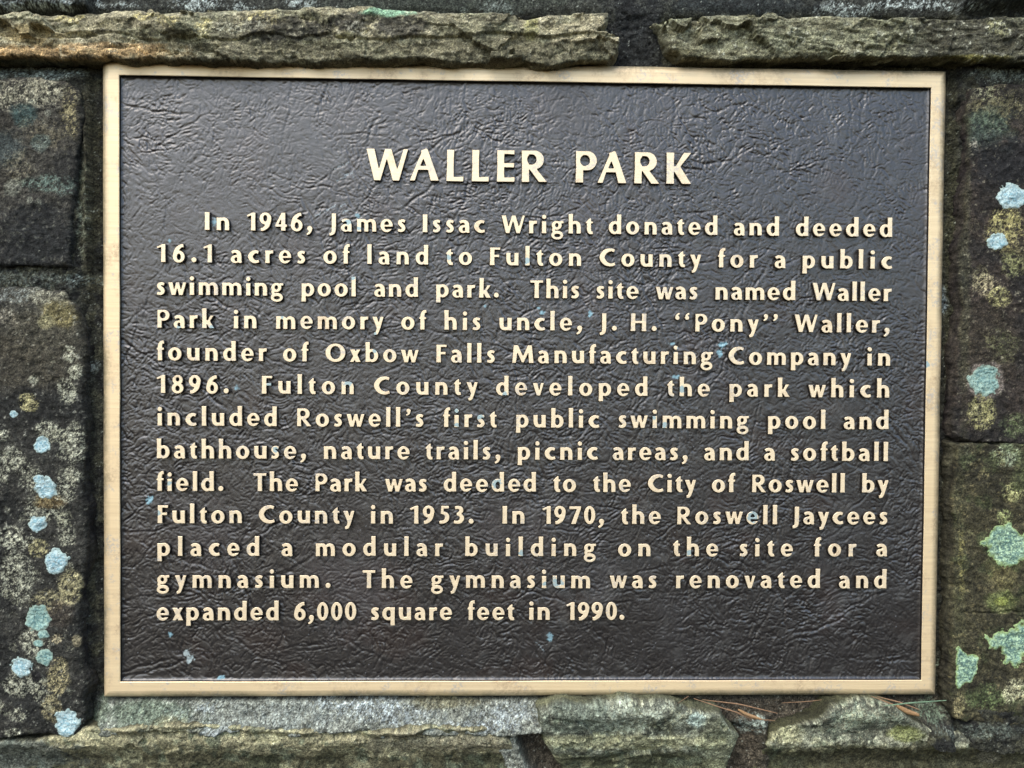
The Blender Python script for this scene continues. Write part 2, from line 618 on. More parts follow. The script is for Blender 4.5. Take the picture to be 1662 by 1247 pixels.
# solid casting behind it
bx = np.array([(x, y, z) for x in (ox0 + .002, ox1 - .002) for y in (0.0062, 0.0135) for z in (oz0 + .002, oz1 - .002)])
bf = [(0, 1, 3, 2), (4, 6, 7, 5), (0, 4, 5, 1), (2, 3, 7, 6), (0, 2, 6, 4), (1, 5, 7, 3)]
obj("back_plate", mesh_np("back_plate", bx, bf, M_DARK, False), plaque)

# ------------------------------------------------------------------ lettering
# glyphs are built from cast strokes on a fine grid: cap height 29, x-height 20.6
CELL = 0.14
GX0, GZ0, GX1, GZ1 = -3.0, -13.0, 43.0, 37.0
GNX = int((GX1 - GX0) / CELL)
GNZ = int((GZ1 - GZ0) / CELL)
ggx = GX0 + CELL * np.arange(GNX)
ggz = GZ0 + CELL * np.arange(GNZ)
GXX, GZZ = np.meshgrid(ggx, ggz, indexing='ij')


def m_poly(P):
    P = np.asarray(P, float)
    x0, z0 = P.min(0) - CELL
    x1, z1 = P.max(0) + CELL
    i0, i1 = max(0, int((x0 - GX0) / CELL)), min(GNX, int((x1 - GX0) / CELL) + 2)
    j0, j1 = max(0, int((z0 - GZ0) / CELL)), min(GNZ, int((z1 - GZ0) / CELL) + 2)
    x, z = GXX[i0:i1, j0:j1], GZZ[i0:i1, j0:j1]
    ins = np.zeros(x.shape, bool)
    n = len(P)
    for k in range(n):
        ax, az = P[k]
        bx_, bz_ = P[(k + 1) % n]
        if az == bz_:
            continue
        ins ^= ((az > z) != (bz_ > z)) & (x < (bx_ - ax) * (z - az) / (bz_ - az) + ax)
    o = np.zeros((GNX, GNZ), bool)
    o[i0:i1, j0:j1] = ins
    return o


def m_ell(cx, cz, rx, rz):
    return ((GXX - cx) / rx) ** 2 + ((GZZ - cz) / rz) ** 2 <= 1


def m_rib(P):
    P = np.asarray(P, float)
    Q = np.vstack([2 * P[0] - P[1], P, 2 * P[-1] - P[-2]])
    pts = []
    for k in range(1, len(Q) - 2):
        p0, p1, p2, p3 = Q[k - 1:k + 3]
        for s in range(7):
            u = s / 7
            pts.append(0.5 * (2 * p1 + (p2 - p0) * u + (2 * p0 - 5 * p1 + 4 * p2 - p3) * u * u +
                              (3 * p1 - p0 - 3 * p2 + p3) * u ** 3))
    pts.append(P[-1])
    pts = np.array(pts)
    d = np.gradient(pts[:, :2], axis=0)
    d /= np.linalg.norm(d, axis=1)[:, None] + 1e-9
    nn = np.stack([-d[:, 1], d[:, 0]], 1)
    A = pts[:, :2] + nn * pts[:, 2:3] / 2
    B = pts[:, :2] - nn * pts[:, 2:3] / 2
    o = np.zeros((GNX, GNZ), bool)
    for k in range(len(pts) - 1):
        o |= m_poly([A[k], A[k + 1], B[k + 1], B[k]])
        if k and min(np.hypot(*(pts[k, :2] - pts[0, :2])), np.hypot(*(pts[k, :2] - pts[-1, :2]))) > pts[k, 2] / 2:
            r = pts[k, 2] / 2 * 0.97
            i0, i1 = int((pts[k, 0] - r - GX0) / CELL), int((pts[k, 0] + r - GX0) / CELL) + 2
            j0, j1 = int((pts[k, 1] - r - GZ0) / CELL), int((pts[k, 1] + r - GZ0) / CELL) + 2
            i0, j0 = max(i0, 0), max(j0, 0)
            o[i0:i1, j0:j1] |= (GXX[i0:i1, j0:j1] - pts[k, 0]) ** 2 + (GZZ[i0:i1, j0:j1] - pts[k, 1]) ** 2 < r * r
    return o


def S(x, z0, z1, wd=7.3):
    h = wd / 2
    q = (z1 - z0) * 0.22
    return ('p', [(x - h - .25, z0), (x + h + .25, z0), (x + h - .1, z0 + q), (x + h - .1, z1 - q), (x + h + .25, z1),
                  (x - h - .25, z1), (x - h + .1, z1 - q), (x - h + .1, z0 + q)])


ARCH = [(4.6, 14.6, 3), (8.2, 17.6, 5), (12.4, 18.0, 5.6), (15.6, 15.6, 6.8), (16.8, 11, 7.1), (16.8, 5, 7.1), (16.8, 0, 7.4)]


def sh(P, dx, dz=0):
    return [(p[0] + dx, p[1] + dz) + tuple(p[2:]) for p in P]


G = {}     # char: (width, left bearing, right bearing, ops)
G['n'] = (20.5, 1, .8, [S(3.8, 0, 20.6), ('r', ARCH)])
G['h'] = (20.5, 1, .8, [S(3.8, 0, 32), ('r', ARCH)])
G['m'] = (31.4, 1, .8, [S(3.7, 0, 20.6, 7.0), ('r', [(4.6, 14.8, 3), (7.6, 17.6, 4.8), (11.2, 18.0, 5.4), (14.2, 15.8, 6.4), (15.3, 11, 6.7), (15.3, 5, 6.7), (15.3, 0, 7.0)]),
                        ('r', [(16.6, 14.8, 3), (19.8, 17.6, 4.8), (23.6, 18.0, 5.4), (26.8, 15.8, 6.6), (27.9, 11, 6.8), (27.9, 5, 6.8), (27.9, 0, 7.1)])])
G['u'] = (20.0, .8, 1, 'rot:n')
G['r'] = (13.2, 1, 0, [S(3.8, 0, 20.6), ('r', [(4.6, 13.6, 3), (7.6, 17.0, 5), (10.4, 18.2, 5.2), (13.2, 18.0, 5.4)])])
G['i'] = (8.0, 1, 1, [S(4.0, 0, 19.9), ('e', 4.0, 26.7, 3.7, 3.6)])
G['l'] = (7.8, 1, 1, [S(3.9, 0, 32)])
G['o'] = (21.8, .4, .4, [('e', 10.9, 10.3, 10.9, 10.9), ('-e', 10.9, 10.3, 3.7, 6.3)])
G['d'] = (20.8, .4, 1, [('e', 9.9, 10.3, 9.9, 10.8), ('-e', 10.5, 10.2, 3.6, 6.1), S(17.0, 0, 32), ('-p', [(11.5, -1.5), (13.4, -1.5), (13.4, 1.6)])])
G['b'] = (20.8, 1, .4, 'mir:d')
G['q'] = (20.8, .4, 1, [('e', 9.9, 10.3, 9.9, 10.8), ('-e', 10.5, 10.2, 3.6, 6.1), S(17.0, -8.8, 20.6)])
G['p'] = (20.8, 1, .4, 'mir:q')
G['a'] = (18.2, .4, .4, [('e', 7.6, 5.9, 7.6, 6.5), ('r', [(6.5, 10.4, 3.6), (12, 11.6, 3.4)]), ('-e', 9.0, 5.7, 2.5, 3.0),
                         ('r', [(1.8, 16.2, 4.8), (5.4, 18.2, 5.0), (9.8, 18.2, 5.6), (13.0, 15.4, 7.0), (14.0, 10.5, 7.2), (14.1, 4.5, 7.2), (14.8, 1.8, 4.6), (18.0, 1.2, 2.8)])])
G['c'] = (18.6, .4, 0, [('r', [(17.0, 17.0, 5.0), (12.6, 18.3, 5.2), (7.4, 16.2, 7.0), (4.0, 10.3, 8.0), (7.4, 4.3, 7.0), (12.6, 2.2, 5.2), (17.8, 3.4, 4.6)])])
G['e'] = (20.2, .4, .2, [('e', 10.1, 10.3, 10.1, 10.9), ('-e', 10.3, 10.3, 3.7, 6.6), ('p', [(6, 8.4), (19.9, 8.4), (20, 11.6), (6, 11.6)]),
                         ('-p', [(9.8, 8.4), (23, 8.4), (23, 2.6), (18.9, 5.2), (15.2, 4.7), (12.4, 4.5), (10.2, 5.5)])])
G['f'] = (12.4, 0, -.6, [('r', [(5.8, 0, 7.5), (5.8, 8, 7.1), (5.8, 20, 7.1), (6.3, 25.6, 6.8), (8.4, 29.0, 5.4), (12.4, 29.6, 5.0)]), ('p', [(0, 17.2), (12.2, 17.2), (12.2, 20.6), (1.2, 20.6)])])
G['t'] = (12.2, 0, 0, [('r', [(5.8, 21, 7), (5.8, 12, 7), (5.9, 6.4, 7), (7.4, 2.8, 6), (9.6, 2.0, 5), (12.2, 2.4, 4.6)]), ('p', [(2.3, 20), (9.3, 20), (9.3, 25.9), (7.2, 25.6), (3.4, 22.4)]),
                       ('p', [(0, 17.2), (12.2, 17.2), (12.2, 20.6), (1.6, 20.6)])])
G['s'] = (14.6, .2, .2, [('r', [(13.0, 17.0, 4.8), (9.2, 18.3, 4.9), (5.2, 17.0, 5.8), (4.2, 14.2, 6.2), (6.8, 11.4, 6.8), (9.6, 9.0, 6.6), (10.7, 5.8, 6.2), (8.6, 2.9, 5.6), (5.4, 2.1, 4.8), (1.4, 3.2, 4.8)])])
G['g'] = (20.6, .2, .2, [('e', 8.9, 13.4, 8.3, 7.4), ('r', [(13, 18.2, 4.0), (20.4, 18.6, 4.0)]), ('e', 9.9, -2.4, 9.9, 7.4), ('r', [(4.6, 9.0, 5), (3.6, 5.4, 5), (6, 2.4, 4)]),
                         ('-e', 9.1, 13.6, 2.5, 3.3), ('-e', 10.0, -3.0, 4.8, 2.6), ('-p', [(11.5, 6.4), (20, 8.6), (20, 3.6), (14, 5.0)])])
G['k'] = (19.6, 1, -.4, [S(3.8, 0, 32), ('p', [(7, 8.4), (13.2, 20.6), (19.0, 20.6), (11.0, 9.0)]), ('p', [(7.0, 12.6), (11.6, 13.0), (19.8, 0), (11.6, 0), (7, 8)])])
G['v'] = (18.6, -.4, -.4, [('p', [(0, 20.6), (7.8, 20.6), (10.9, 8.2), (13.4, 20.6), (18.6, 20.6), (12.4, 0), (6.6, 0)])])
G['w'] = (29.2, -.4, -.4, [('p', [(0, 20.6), (7.3, 20.6), (9.7, 8.4), (12.6, 20.6), (17.8, 20.6), (20.4, 8.4), (23.6, 20.6), (29.2, 20.6), (23.3, 0), (17.3, 0), (14.6, 11.4), (11.9, 0), (5.6, 0)])])
G['x'] = (17.8, -.2, -.2, [('p', [(0.2, 20.6), (8.2, 20.6), (17.8, 0), (9.6, 0)]), ('p', [(11.4, 20.6), (17.4, 20.6), (6.2, 0), (0, 0)])])
G['y'] = (18.8, -.4, -.6, [('p', [(0, 20.6), (7.8, 20.6), (11.9, 6.5), (10.2, -0.5), (8.2, 0.0)]), ('r', [(16.6, 23, 5.2), (15.6, 19.0, 5.2), (11.4, 5, 5.8), (8.2, -4.4, 5.4), (6.4, -6.6, 4.8), (3.2, -7.2, 4.4)]),
                           ('-p', [(-2, 20.6), (30, 20.6), (30, 30), (-2, 30)])])
G['I'] = (8.4, 1, 1, [S(4.2, 0, 29, 7.8)])
G['W'] = (38.3, -.4, -.4, [('p', [(0, 29), (7.5, 29), (11.7, 10.6), (17.0, 29), (23.0, 29), (28.4, 10.6), (33.9, 29), (38.3, 29), (30.2, 0), (24.2, 0), (18.8, 19.6), (13.2, 0), (7.2, 0)])])
G['A'] = (27, -.4, -.4, [('p', [(0, 0), (5.0, 0), (8.1, 9.7), (16.9, 9.7), (19.2, 0), (27, 0), (17.0, 28.4), (15.6, 29.6), (10.4, 27.6), (10.9, 25.8)]), ('-p', [(10.1, 13.7), (15.2, 13.7), (12.8, 20)])])
G['L'] = (16, 1, 0, [('p', [(0.2, 29), (7.1, 29), (6.7, 20), (6.9, 4.1), (15.9, 4.7), (15.7, 0), (0, 0), (0.4, 14)])])
G['E'] = (16.8, 1, 0, [('p', [(0.2, 29), (16.4, 29), (16.2, 24.9), (7.0, 25.4), (6.8, 17.2), (16, 17.4), (16, 13.0), (6.8, 13.2), (7, 4.0), (16.6, 4.4), (16.4, 0), (0, 0), (.4, 14)])])
G['F'] = (17.2, 1, -.4, [('p', [(0.2, 29), (17.2, 29), (16.9, 24.8), (7.8, 25.2), (7.6, 17.2), (15.4, 17.4), (15.4, 13.0), (7.6, 13.2), (8, 0), (0, 0), (.4, 14)])])
G['R'] = (23.4, 1, -.4, [('p', [(0.2, 29), (12, 29), (12, 11.5), (7, 11.5), (7.1, 0), (0, 0), (.4, 14)]), ('e', 12.0, 20.3, 8.8, 8.7), ('p', [(7, 12.6), (12.6, 13.6), (23.6, 0), (15.8, 0), (7, 12)]),
                         ('-p', [(7, 16.0), (9.6, 16.0), (9.6, 25.2), (7, 25.2)]), ('-e', 9.6, 20.6, 4.2, 4.6)])
G['P'] = (19.8, 1, 0, [('p', [(0.2, 29), (11, 29), (11, 11.2), (7.2, 11.2), (7.4, 0), (0, 0), (.4, 14)]), ('e', 11.0, 20.1, 8.8, 8.9), ('-p', [(7, 15.4), (8.8, 15.4), (8.8, 25.2), (7, 25.2)]), ('-e', 8.8, 20.3, 4.4, 4.9)])
G['K'] = (23.2, 1, -.4, [S(3.6, 0, 29, 7.0), ('p', [(6.8, 13.2), (16.2, 28.8), (23.2, 28.8), (11.8, 14.4)]), ('p', [(7, 16), (12, 17.5), (23.2, 0), (14.6, 0), (7.0, 11.5)])])
G['T'] = (21.2, -.2, -.2, [S(10.6, 0, 28, 7.4), ('p', [(0, 29), (21.2, 29), (21, 24.8), (.2, 24.8)])])
G['H'] = (26.2, 1, 1, [S(4.1, 0, 29, 7.4), S(22.1, 0, 29, 7.4), ('p', [(5, 12.8), (21, 12.8), (21, 17), (5, 17)])])
G['C'] = (26.6, .4, 0, [('r', [(24.8, 25.0, 5.0), (18.5, 26.8, 5.2), (9.6, 23.6, 7.4), (4.3, 14.5, 8.6), (9.6, 5.4, 7.4), (18.5, 2.2, 5.2), (25.6, 4.2, 4.8)])])
G['O'] = (32.4, .4, .4, [('e', 16.2, 14.4, 16.2, 15), ('-e', 16.2, 14.5, 8.0, 10.5)])
G['M'] = (35, .4, .4, [('p', [(2.4, 29), (9.8, 29), (17.8, 10.8), (25.4, 29), (32.2, 29), (35, 0), (27.2, 0), (26.2, 16.8), (18.9, 1), (15.5, 1), (8.6, 16.8), (6.2, 0), (0, 0)])])
G['J'] = (11.6, 0, 1, [('r', [(7.8, 29, 7.6), (7.8, 20, 7.2), (7.8, 6, 7.2), (7.0, -1.2, 6.4), (4.4, -4.0, 5.0), (.6, -5.0, 4.4)])])
G['1'] = (14.4, 0, 1, [('p', [(0, 24.8), (1.2, 25.3), (9.4, 29.2), (14.2, 29.2), (14.0, 14), (14.4, 0), (6.8, 0), (7.2, 14), (7.2, 24.2), (1.4, 21.8)])])
G['6'] = (19.3, .4, .4, [('e', 9.7, 9.2, 9.6, 9.9), ('r', [(17.4, 26.8, 5.4), (12.6, 26.0, 5.8), (7.0, 20.6, 7.4), (4.3, 12, 8.0)]), ('-e', 9.9, 8.8, 3.0, 5.0)])
G['9'] = (19.3, .4, .4, 'rotd:6')
G['8'] = (19.3, .4, .4, [('e', 9.6, 21.4, 8.3, 8.0), ('e', 9.6, 8.2, 9.6, 8.8), ('-e', 9.6, 22.2, 2.7, 3.4), ('-e', 9.6, 7.8, 3.3, 4.3)])
G['0'] = (18.8, .4, .4, [('e', 9.4, 14.4, 9.4, 15), ('-e', 9.4, 14.4, 2.6, 10.0)])
G['3'] = (17.8, .4, .4, [('r', [(2.2, 25.8, 5.0), (7.0, 26.6, 5.2), (11.8, 24.8, 6.6), (12.4, 20.8, 6.8), (9.2, 17.0, 5.0), (5.2, 15.6, 3.6)]), ('r', [(5.2, 15.6, 3.6), (10.6, 14.2, 5.4), (13.8, 9.4, 7.6), (11.2, 4.0, 6.4), (6.5, 2.2, 5.0), (0.4, 3.2, 4.8)])])
G['5'] = (17.4, .4, .4, [('p', [(4, 29), (16.4, 29), (16.2, 24.6), (4, 24.6)]), ('p', [(3.6, 29), (8.2, 29), (7.8, 17), (2.9, 15.6)]), ('r', [(4, 17.2, 3.6), (8.5, 17.2, 5.2), (12.9, 13.6, 7.2), (13, 7.6, 7.4), (8.6, 3.0, 5.4), (0.8, 2.2, 4.8)])])
G['4'] = (19, .2, .4, [('p', [(0, 9.4), (10.2, 29.2), (16.4, 29.2), (16.4, 6.2), (0, 6.2)]), ('-p', [(5.4, 10.4), (9.4, 10.4), (9.4, 18.6)]), ('p', [(0, 6.2), (19, 6.2), (19, 10.4), (0.6, 10.4)]), ('p', [(9.2, 0), (16.8, 0), (16.4, 12), (9.4, 12)])])
G['7'] = (20, 0, -.2, [('p', [(0.6, 29), (20, 29), (20, 26.4), (11.2, 0), (3.4, 0), (12.6, 24.4), (0.6, 24.4)])])
G['.'] = (8.4, .6, .6, [('e', 4.2, 4.2, 4.2, 4.2)])
G[','] = (10.6, -.4, .4, [('e', 6.3, 4.2, 4.3, 4.2), ('r', [(8.2, 4, 4.6), (7.2, 0, 4.6), (4.8, -3.4, 4.0), (1.2, -5.6, 3.0)])])
G["'"] = (8.6, .2, .2, [('e', 5.0, 25.9, 3.6, 3.6), ('r', [(6.6, 26, 3.8), (5.8, 22.6, 3.8), (4.0, 20.2, 3.2), (1.0, 18.6, 2.4)])])
G['`'] = (8.6, .2, .2, "rotq:'")


def gmask(ch):
    wd, lb, rb, ops = G[ch]
    if isinstance(ops, str):
        kind, src = ops.split(':')
        wd0 = G[src][0]
        src_ops = G[src][3]
        zt = {'rot': 20.6, 'rotd': 28.8, 'rotq': 48.0, 'mir': None}[kind]
        def tf(p):
            p = list(p)
            p[0] = wd - (p[0] + (wd - wd0))
            if zt is not None:
                p[1] = zt - p[1]
            return tuple(p)
        new = []
        for op in src_ops:
            if op[0].strip('-') == 'e':
                cx, cz = tf((op[1], op[2]))
                new.append((op[0], cx, cz, op[3], op[4]))
            else:
                new.append((op[0], [tf(p) for p in op[1]]))
        ops = new
    m = np.zeros((GNX, GNZ), bool)
    for op in ops:
        k = op[0].strip('-')
        q = m_poly(op[1]) if k == 'p' else m_rib(op[1]) if k == 'r' else m_ell(*op[1:])
        m = m & ~q if op[0][0] == '-' else m | q
    return m


def blur(a, s):
    r = int(3 * s) + 1
    k = np.exp(-0.5 * (np.arange(-r, r + 1) / s) ** 2)
    k /= k.sum()
    o = np.zeros_like(a)
    for i, kk in enumerate(k):
        o += kk * np.roll(a, i - r, 0)
    p = np.zeros_like(a)
    for i, kk in enumerate(k):
        p += kk * np.roll(o, i - r, 1)
    return p


def contours(f, lev=0.5):
    g = f > lev
    c = g[:-1, :-1] * 1 + g[1:, :-1] * 2 + g[1:, 1:] * 4 + g[:-1, 1:] * 8
    I, J = np.nonzero((c > 0) & (c < 15))
    seg = {}
    # inside kept on the left of travel
    T = {1: [(0, 3)], 2: [(1, 0)], 3: [(1, 3)], 4: [(2, 1)], 5: [(0, 3), (2, 1)], 6: [(2, 0)], 7: [(2, 3)], 8: [(3, 2)],
         9: [(0, 2)], 10: [(1, 0), (3, 2)], 11: [(1, 2)], 12: [(3, 1)], 13: [(0, 1)], 14: [(3, 0)]}

    def key(i, j, e):
        return ('h', i, j) if e == 0 else ('v', i + 1, j) if e == 1 else ('h', i, j + 1) if e == 2 else ('v', i, j)

    def pt(k):
        t_, i, j = k
        if t_ == 'h':
            a, b_ = f[i, j], f[i + 1, j]
            return (ggx[i] + CELL * (lev - a) / (b_ - a), ggz[j])
        a, b_ = f[i, j], f[i, j + 1]
        return (ggx[i], ggz[j] + CELL * (lev - a) / (b_ - a))
    for i, j in zip(I.tolist(), J.tolist()):
        for a, b_ in T[int(c[i, j])]:
            seg[key(i, j, a)] = key(i, j, b_)
    out = []
    while seg:
        k0, k1 = seg.popitem()
        loop = [k0]
        while k1 != k0 and k1 in seg:
            loop.append(k1)
            k1 = seg.pop(k1)
        if len(loop) > 12:
            out.append(np.array([pt(k) for k in loop]))
    return out


def rdp(P, eps):
    P = np.asarray(P)
    n = len(P)
    a = int(np.argmax(P[:, 0] + P[:, 1]))
    P = np.roll(P, -a, 0)
    b_ = int(np.argmax(np.hypot(*(P - P[0]).T)))
    keep = np.zeros(n, bool)
    keep[[0, b_]] = True
    stack = [(0, b_), (b_, n)]
    while stack:
        s, e = stack.pop()
        if e - s < 2:
            continue
        A, B = P[s], P[e % n]
        d = B - A
        L = np.hypot(*d) + 1e-9
        Q = P[s + 1:e]
        dd = np.abs((Q[:, 0] - A[0]) * d[1] - (Q[:, 1] - A[1]) * d[0]) / L
        k = int(np.argmax(dd))
        if dd[k] > eps:
            k += s + 1
            keep[k] = True
            stack += [(s, k), (k, e)]
    return P[keep]


def off(P, d):
    """offset along the outward normal (inside is on the left)"""
    e = np.roll(P, -1, 0) - P
    e /= np.linalg.norm(e, axis=1)[:, None] + 1e-9
    n = np.stack([e[:, 1], -e[:, 0]], 1)
    m = n + np.roll(n, 1, 0)
    m /= np.maximum((m * n).sum(1)[:, None], 0.5)
    return P + m * d


GLYPH = {}


def glyph_mesh(ch, sc_=1.0):
    k = (ch, sc_)
    if k in GLYPH:
        return GLYPH[k]
    f = blur(gmask(ch).astype(np.float32), 0.42 / CELL if sc_ == 1.0 else 0.28 / CELL)
    loops = [rdp(c, 0.045) for c in contours(f)]
    area = sum(0.5 * np.sum(c[:, 0] * np.roll(c[:, 1], -1) - np.roll(c[:, 0], -1) * c[:, 1]) for c in loops)
    if area < 0:
        loops = [c[::-1] for c in loops]
    u = U * sc_
    px1 = U / u
    rings = [(0.75 * px1, FY + 0.0006), (-0.10 * px1, 0.0006), (-0.30 * px1, 0.00012), (-0.62 * px1, 0.0)]
    V, F, mi = [], [], []
    top = []
    for c in loops:
        n = len(c)
        b0 = len(V)
        for d, y in rings:
            for p in off(c, d):
                V.append((p[0] * u, y, p[1] * u))
        for r in range(len(rings) - 1):
            for q in range(n):
                a = b0 + r * n + q
                b_ = b0 + r * n + (q + 1) % n
                F.append((a, b_, b_ + n, a + n))
                mi.append(1 if r < 1 else 0)
        top.append((b0 + (len(rings) - 1) * n, n))
    tris = []
    ars = [0.5 * np.sum(c[:, 0] * np.roll(c[:, 1], -1) - np.roll(c[:, 0], -1) * c[:, 1]) for c in loops]
    for io, (s0, n0) in enumerate(top):
        if ars[io] < 0:
            continue
        grp = [(s0, n0)]
        for ih, (s1, n1) in enumerate(top):
            if ars[ih] < 0 and poly_sdf(loops[ih][:1, 0], loops[ih][:1, 1], loops[io])[0] > 0:
                grp.append((s1, n1))
        pl = [[Vector((V[s + q][0] * 1000, V[s + q][2] * 1000, 0)) for q in range(n)] for s, n in grp]
        flat = [s + q for s, n in grp for q in range(n)]
        tris += [tuple(flat[i] for i in t3) for t3 in tessellate_polygon(pl)]
    for a, b_, c_ in tris:
        A, B, C = (np.array(V[i]) for i in (a, b_, c_))
        nrm = np.cross(B - A, C - A)
        if nrm[1] > 0:
            a, c_ = c_, a
        F.append((a, b_, c_))
        mi.append(0)
    me = bpy.data.meshes.new("letter_" + {'.': 'stop', ',': 'comma', "'": 'quote', '`': 'quote'}.get(ch, ch))
    me.from_pydata(V, [], F)
    me.materials.append(M_BR)
    me.materials.append(M_DARK)
    me.polygons.foreach_set("material_index", np.array(mi, np.int32))
    me.update()
    GLYPH[k] = (me, abs(area) * sc_ * sc_)
    return GLYPH[k]


LINES = [
 ((337, 373.8), (1440, 384.8), "In 332 372.2|1946, 400 506.7|James 534 659|Issac 685.7 788|Wright 813.3 962|donated 987.8 1165|and 1191 1265|deeded 1291.5 1448.6"),
 ((260, 425.8), (1440, 436.9), "16.1 254 344|acres 374.3 496.3|of 524.5 567.8|land 595.7 695.4|to 723 766.4|Fulton 794.8 943.7|County 972.6 1138.6|for 1165 1230|a 1257.8 1275|public 1302.8 1448.6"),
 ((260, 478.9), (1440, 489.2), "swimming 253.2 460.2|pool 489 578|and 607 678.5|park. 707.4 810|This 860.2 940.8|site 967.3 1036.8|was 1064 1132.7|named 1161.3 1291|Waller 1318.7 1447.4"),
 ((260, 532.6), (1440, 540.5), "Park 255 347.8|in 379 416.4|memory 447.5 622.7|of 650.8 692.5|his 721.3 780.8|uncle, 810.4 945.2|J. 973.3 1001.7|H. 1023.4 1066|``Pony'' 1095.6 1262.4|Waller, 1290.2 1444.4"),
 ((260, 585.4), (1440, 594.0), "founder 253.2 433.3|of 459 501.1|Oxbow 528 679.7|Falls 708 804|Manufacturing 830.9 1157.5|Company 1182.8 1382|in 1407.7 1445"),
 ((260, 638.4), (1440, 645.8), "1896. 254 371.2|Fulton 424.6 574.5|County 606.5 776|developed 804.9 1051.4|the 1082.5 1152.5|park 1183.5 1281.9|which 1311.7 1443.6"),
 ((260, 691.2), (1440, 697.2), "included 255 449.4|Roswell's 481.9 688|first 718.2 806|public 837.4 973.3|swimming 1002.7 1216|pool 1246.7 1340|and 1369.8 1442.6"),
 ((260, 744.3), (1440, 748.8), "bathhouse, 254.4 497|nature 525.2 664.8|trails, 689.8 812.8|picnic 840.2 971|areas, 994.5 1116.6|and 1143 1215.6|a 1241.4 1257.8|softball 1283 1441.8"),
 ((260, 797.3), (1415, 800.0), "field. 253.2 362.7|The 410.9 483.6|Park 511.5 596.2|was 624.4 693.4|deeded 720 870.3|to 897.5 935.3|the 962 1024.6|City 1051.4 1130.2|of 1155.7 1193.6|Roswell 1220.7 1371.6|by 1399.6 1442.3"),
 ((260, 849.7), (1440, 851.7), "Fulton 255 392.8|County 419.3 575.7|in 601.5 638|1953. 664.8 768.8|In 815 851.8|1970, 880 981|the 1007.5 1072.9|Roswell 1099.4 1261.9|Jaycees 1285.9 1441"),
 ((260, 902.7), (1440, 903.6), "placed 255 421|a 457 474.7|modular 512 719|building 755 967.8|on 1003 1056|the 1091.3 1165.9|site 1199.7 1287.2|for 1321 1390.5|a 1422.4 1439.8"),
 ((260, 954.9), (1440, 955.1), "gymnasium. 254 536.5|The 588.3 669.4|gymnasium 699.4 958.2|was 989.5 1066.5|renovated 1097.4 1331.4|and 1361.7 1439.3"),
 ((260, 1007.4), (1000, 1006.7), "expanded 253.7 452.5|6,000 476.6 578.6|square 601 733.9|feet 758.4 835|in 858.5 892.7|1990. 918.7 1013.8"),
]
place = []      # (char, scale, x, z)
TS = 51.0 / 29.0
for ch, xa in (('W', 594.3), ('A', 664.7), ('L', 724.3), ('L', 765.4), ('E', 806.4), ('R', 847), ('P', 934), ('A', 969.7), ('R', 1029.1), ('K', 1081.7)):
    yb = 292.6 + (xa - 600) * (298.9 - 292.6) / 500
    x, z = at(xa, yb)
    place.append((ch, TS, float(x), float(z)))
for (lx, ly), (rx, ry), txt in LINES:
    for tok in txt.split('|'):
        word, a, b_ = tok.split()
        a, b_ = float(a), float(b_)
        def zz(px_):
            return at(px_, ly + (ry - ly) * (px_ - lx) / (rx - lx))
        xa, za = zz(a)
        xb, zb = zz(b_)
        ws = [G[c][0] for c in word]
        sb = [G[word[i]][2] + G[word[i + 1]][1] for i in range(len(word) - 1)]
        span = (xb - xa) / U
        tr = (span - sum(ws) - sum(sb)) / max(1, len(word) - 1)
        x = xa + (0 if len(word) > 1 else (xb - xa - ws[0] * U) / 2)
        for i, c in enumerate(word):
            f = (x - xa) / max(xb - xa, 1e-6)
            place.append((c, 1.0, float(x), float(za + (zb - za) * f)))
            if i < len(word) - 1:
                x = x + (ws[i] + sb[i] + tr) * U
kinds = {}
for i, (c, s, x, z) in enumerate(place):
    me, ar = glyph_mesh(c, s)
    kd = "numeral" if c.isdigit() else "letter" if c.isalpha() else "punctuation_mark"
    kinds.setdefault(kd, []).append((ar, i))
rest = []
rl = random.Random(5)
for kd, lst in kinds.items():
    lst.sort(key=lambda q: -q[0])
    for n_, (ar, i) in enumerate(lst):
        c, s, x, z = place[i]
        me = glyph_mesh(c, s)[0]
        x += rl.gauss(0, 0.00008)
        z += rl.gauss(0, 0.00006)
        if n_ < 290:
            o = obj(kd, me, plaque, (x, 0, z))
            o.rotation_euler = (0, rl.gauss(0, 0.006), 0)
        else:
            rest.append((me, x, z))
if rest:
    V, F, mi, b0 = [], [], [], 0
    for me, x, z in rest:
        vv = np.array([v.co[:] for v in me.vertices]) + np.array([x, 0, z])
        V.extend(map(tuple, vv))
        for p in me.polygons:
            F.append(tuple(b0 + q for q in p.vertices))
            mi.append(p.material_index)
        b0 += len(vv)
    me = bpy.data.meshes.new("small_letters")
    me.from_pydata(V, [], F)
    me.materials.append(M_BR)
    me.materials.append(M_DARK)
    me.polygons.foreach_set("material_index", np.array(mi, np.int32))
    me.update()
    o = obj("small_letters", me, plaque)
    o["kind"] = "stuff"
# ------------------------------------------------------------------ stone wall
wall = thing("stone_wall", "weathered stacked-stone wall with dark mortar and lichen, framing the bronze plaque", "wall", (0, 0.03, -0.3))
WO = np.array([0, 0.03, -0.3])
SS = 0.00062
GAIN = 1.35


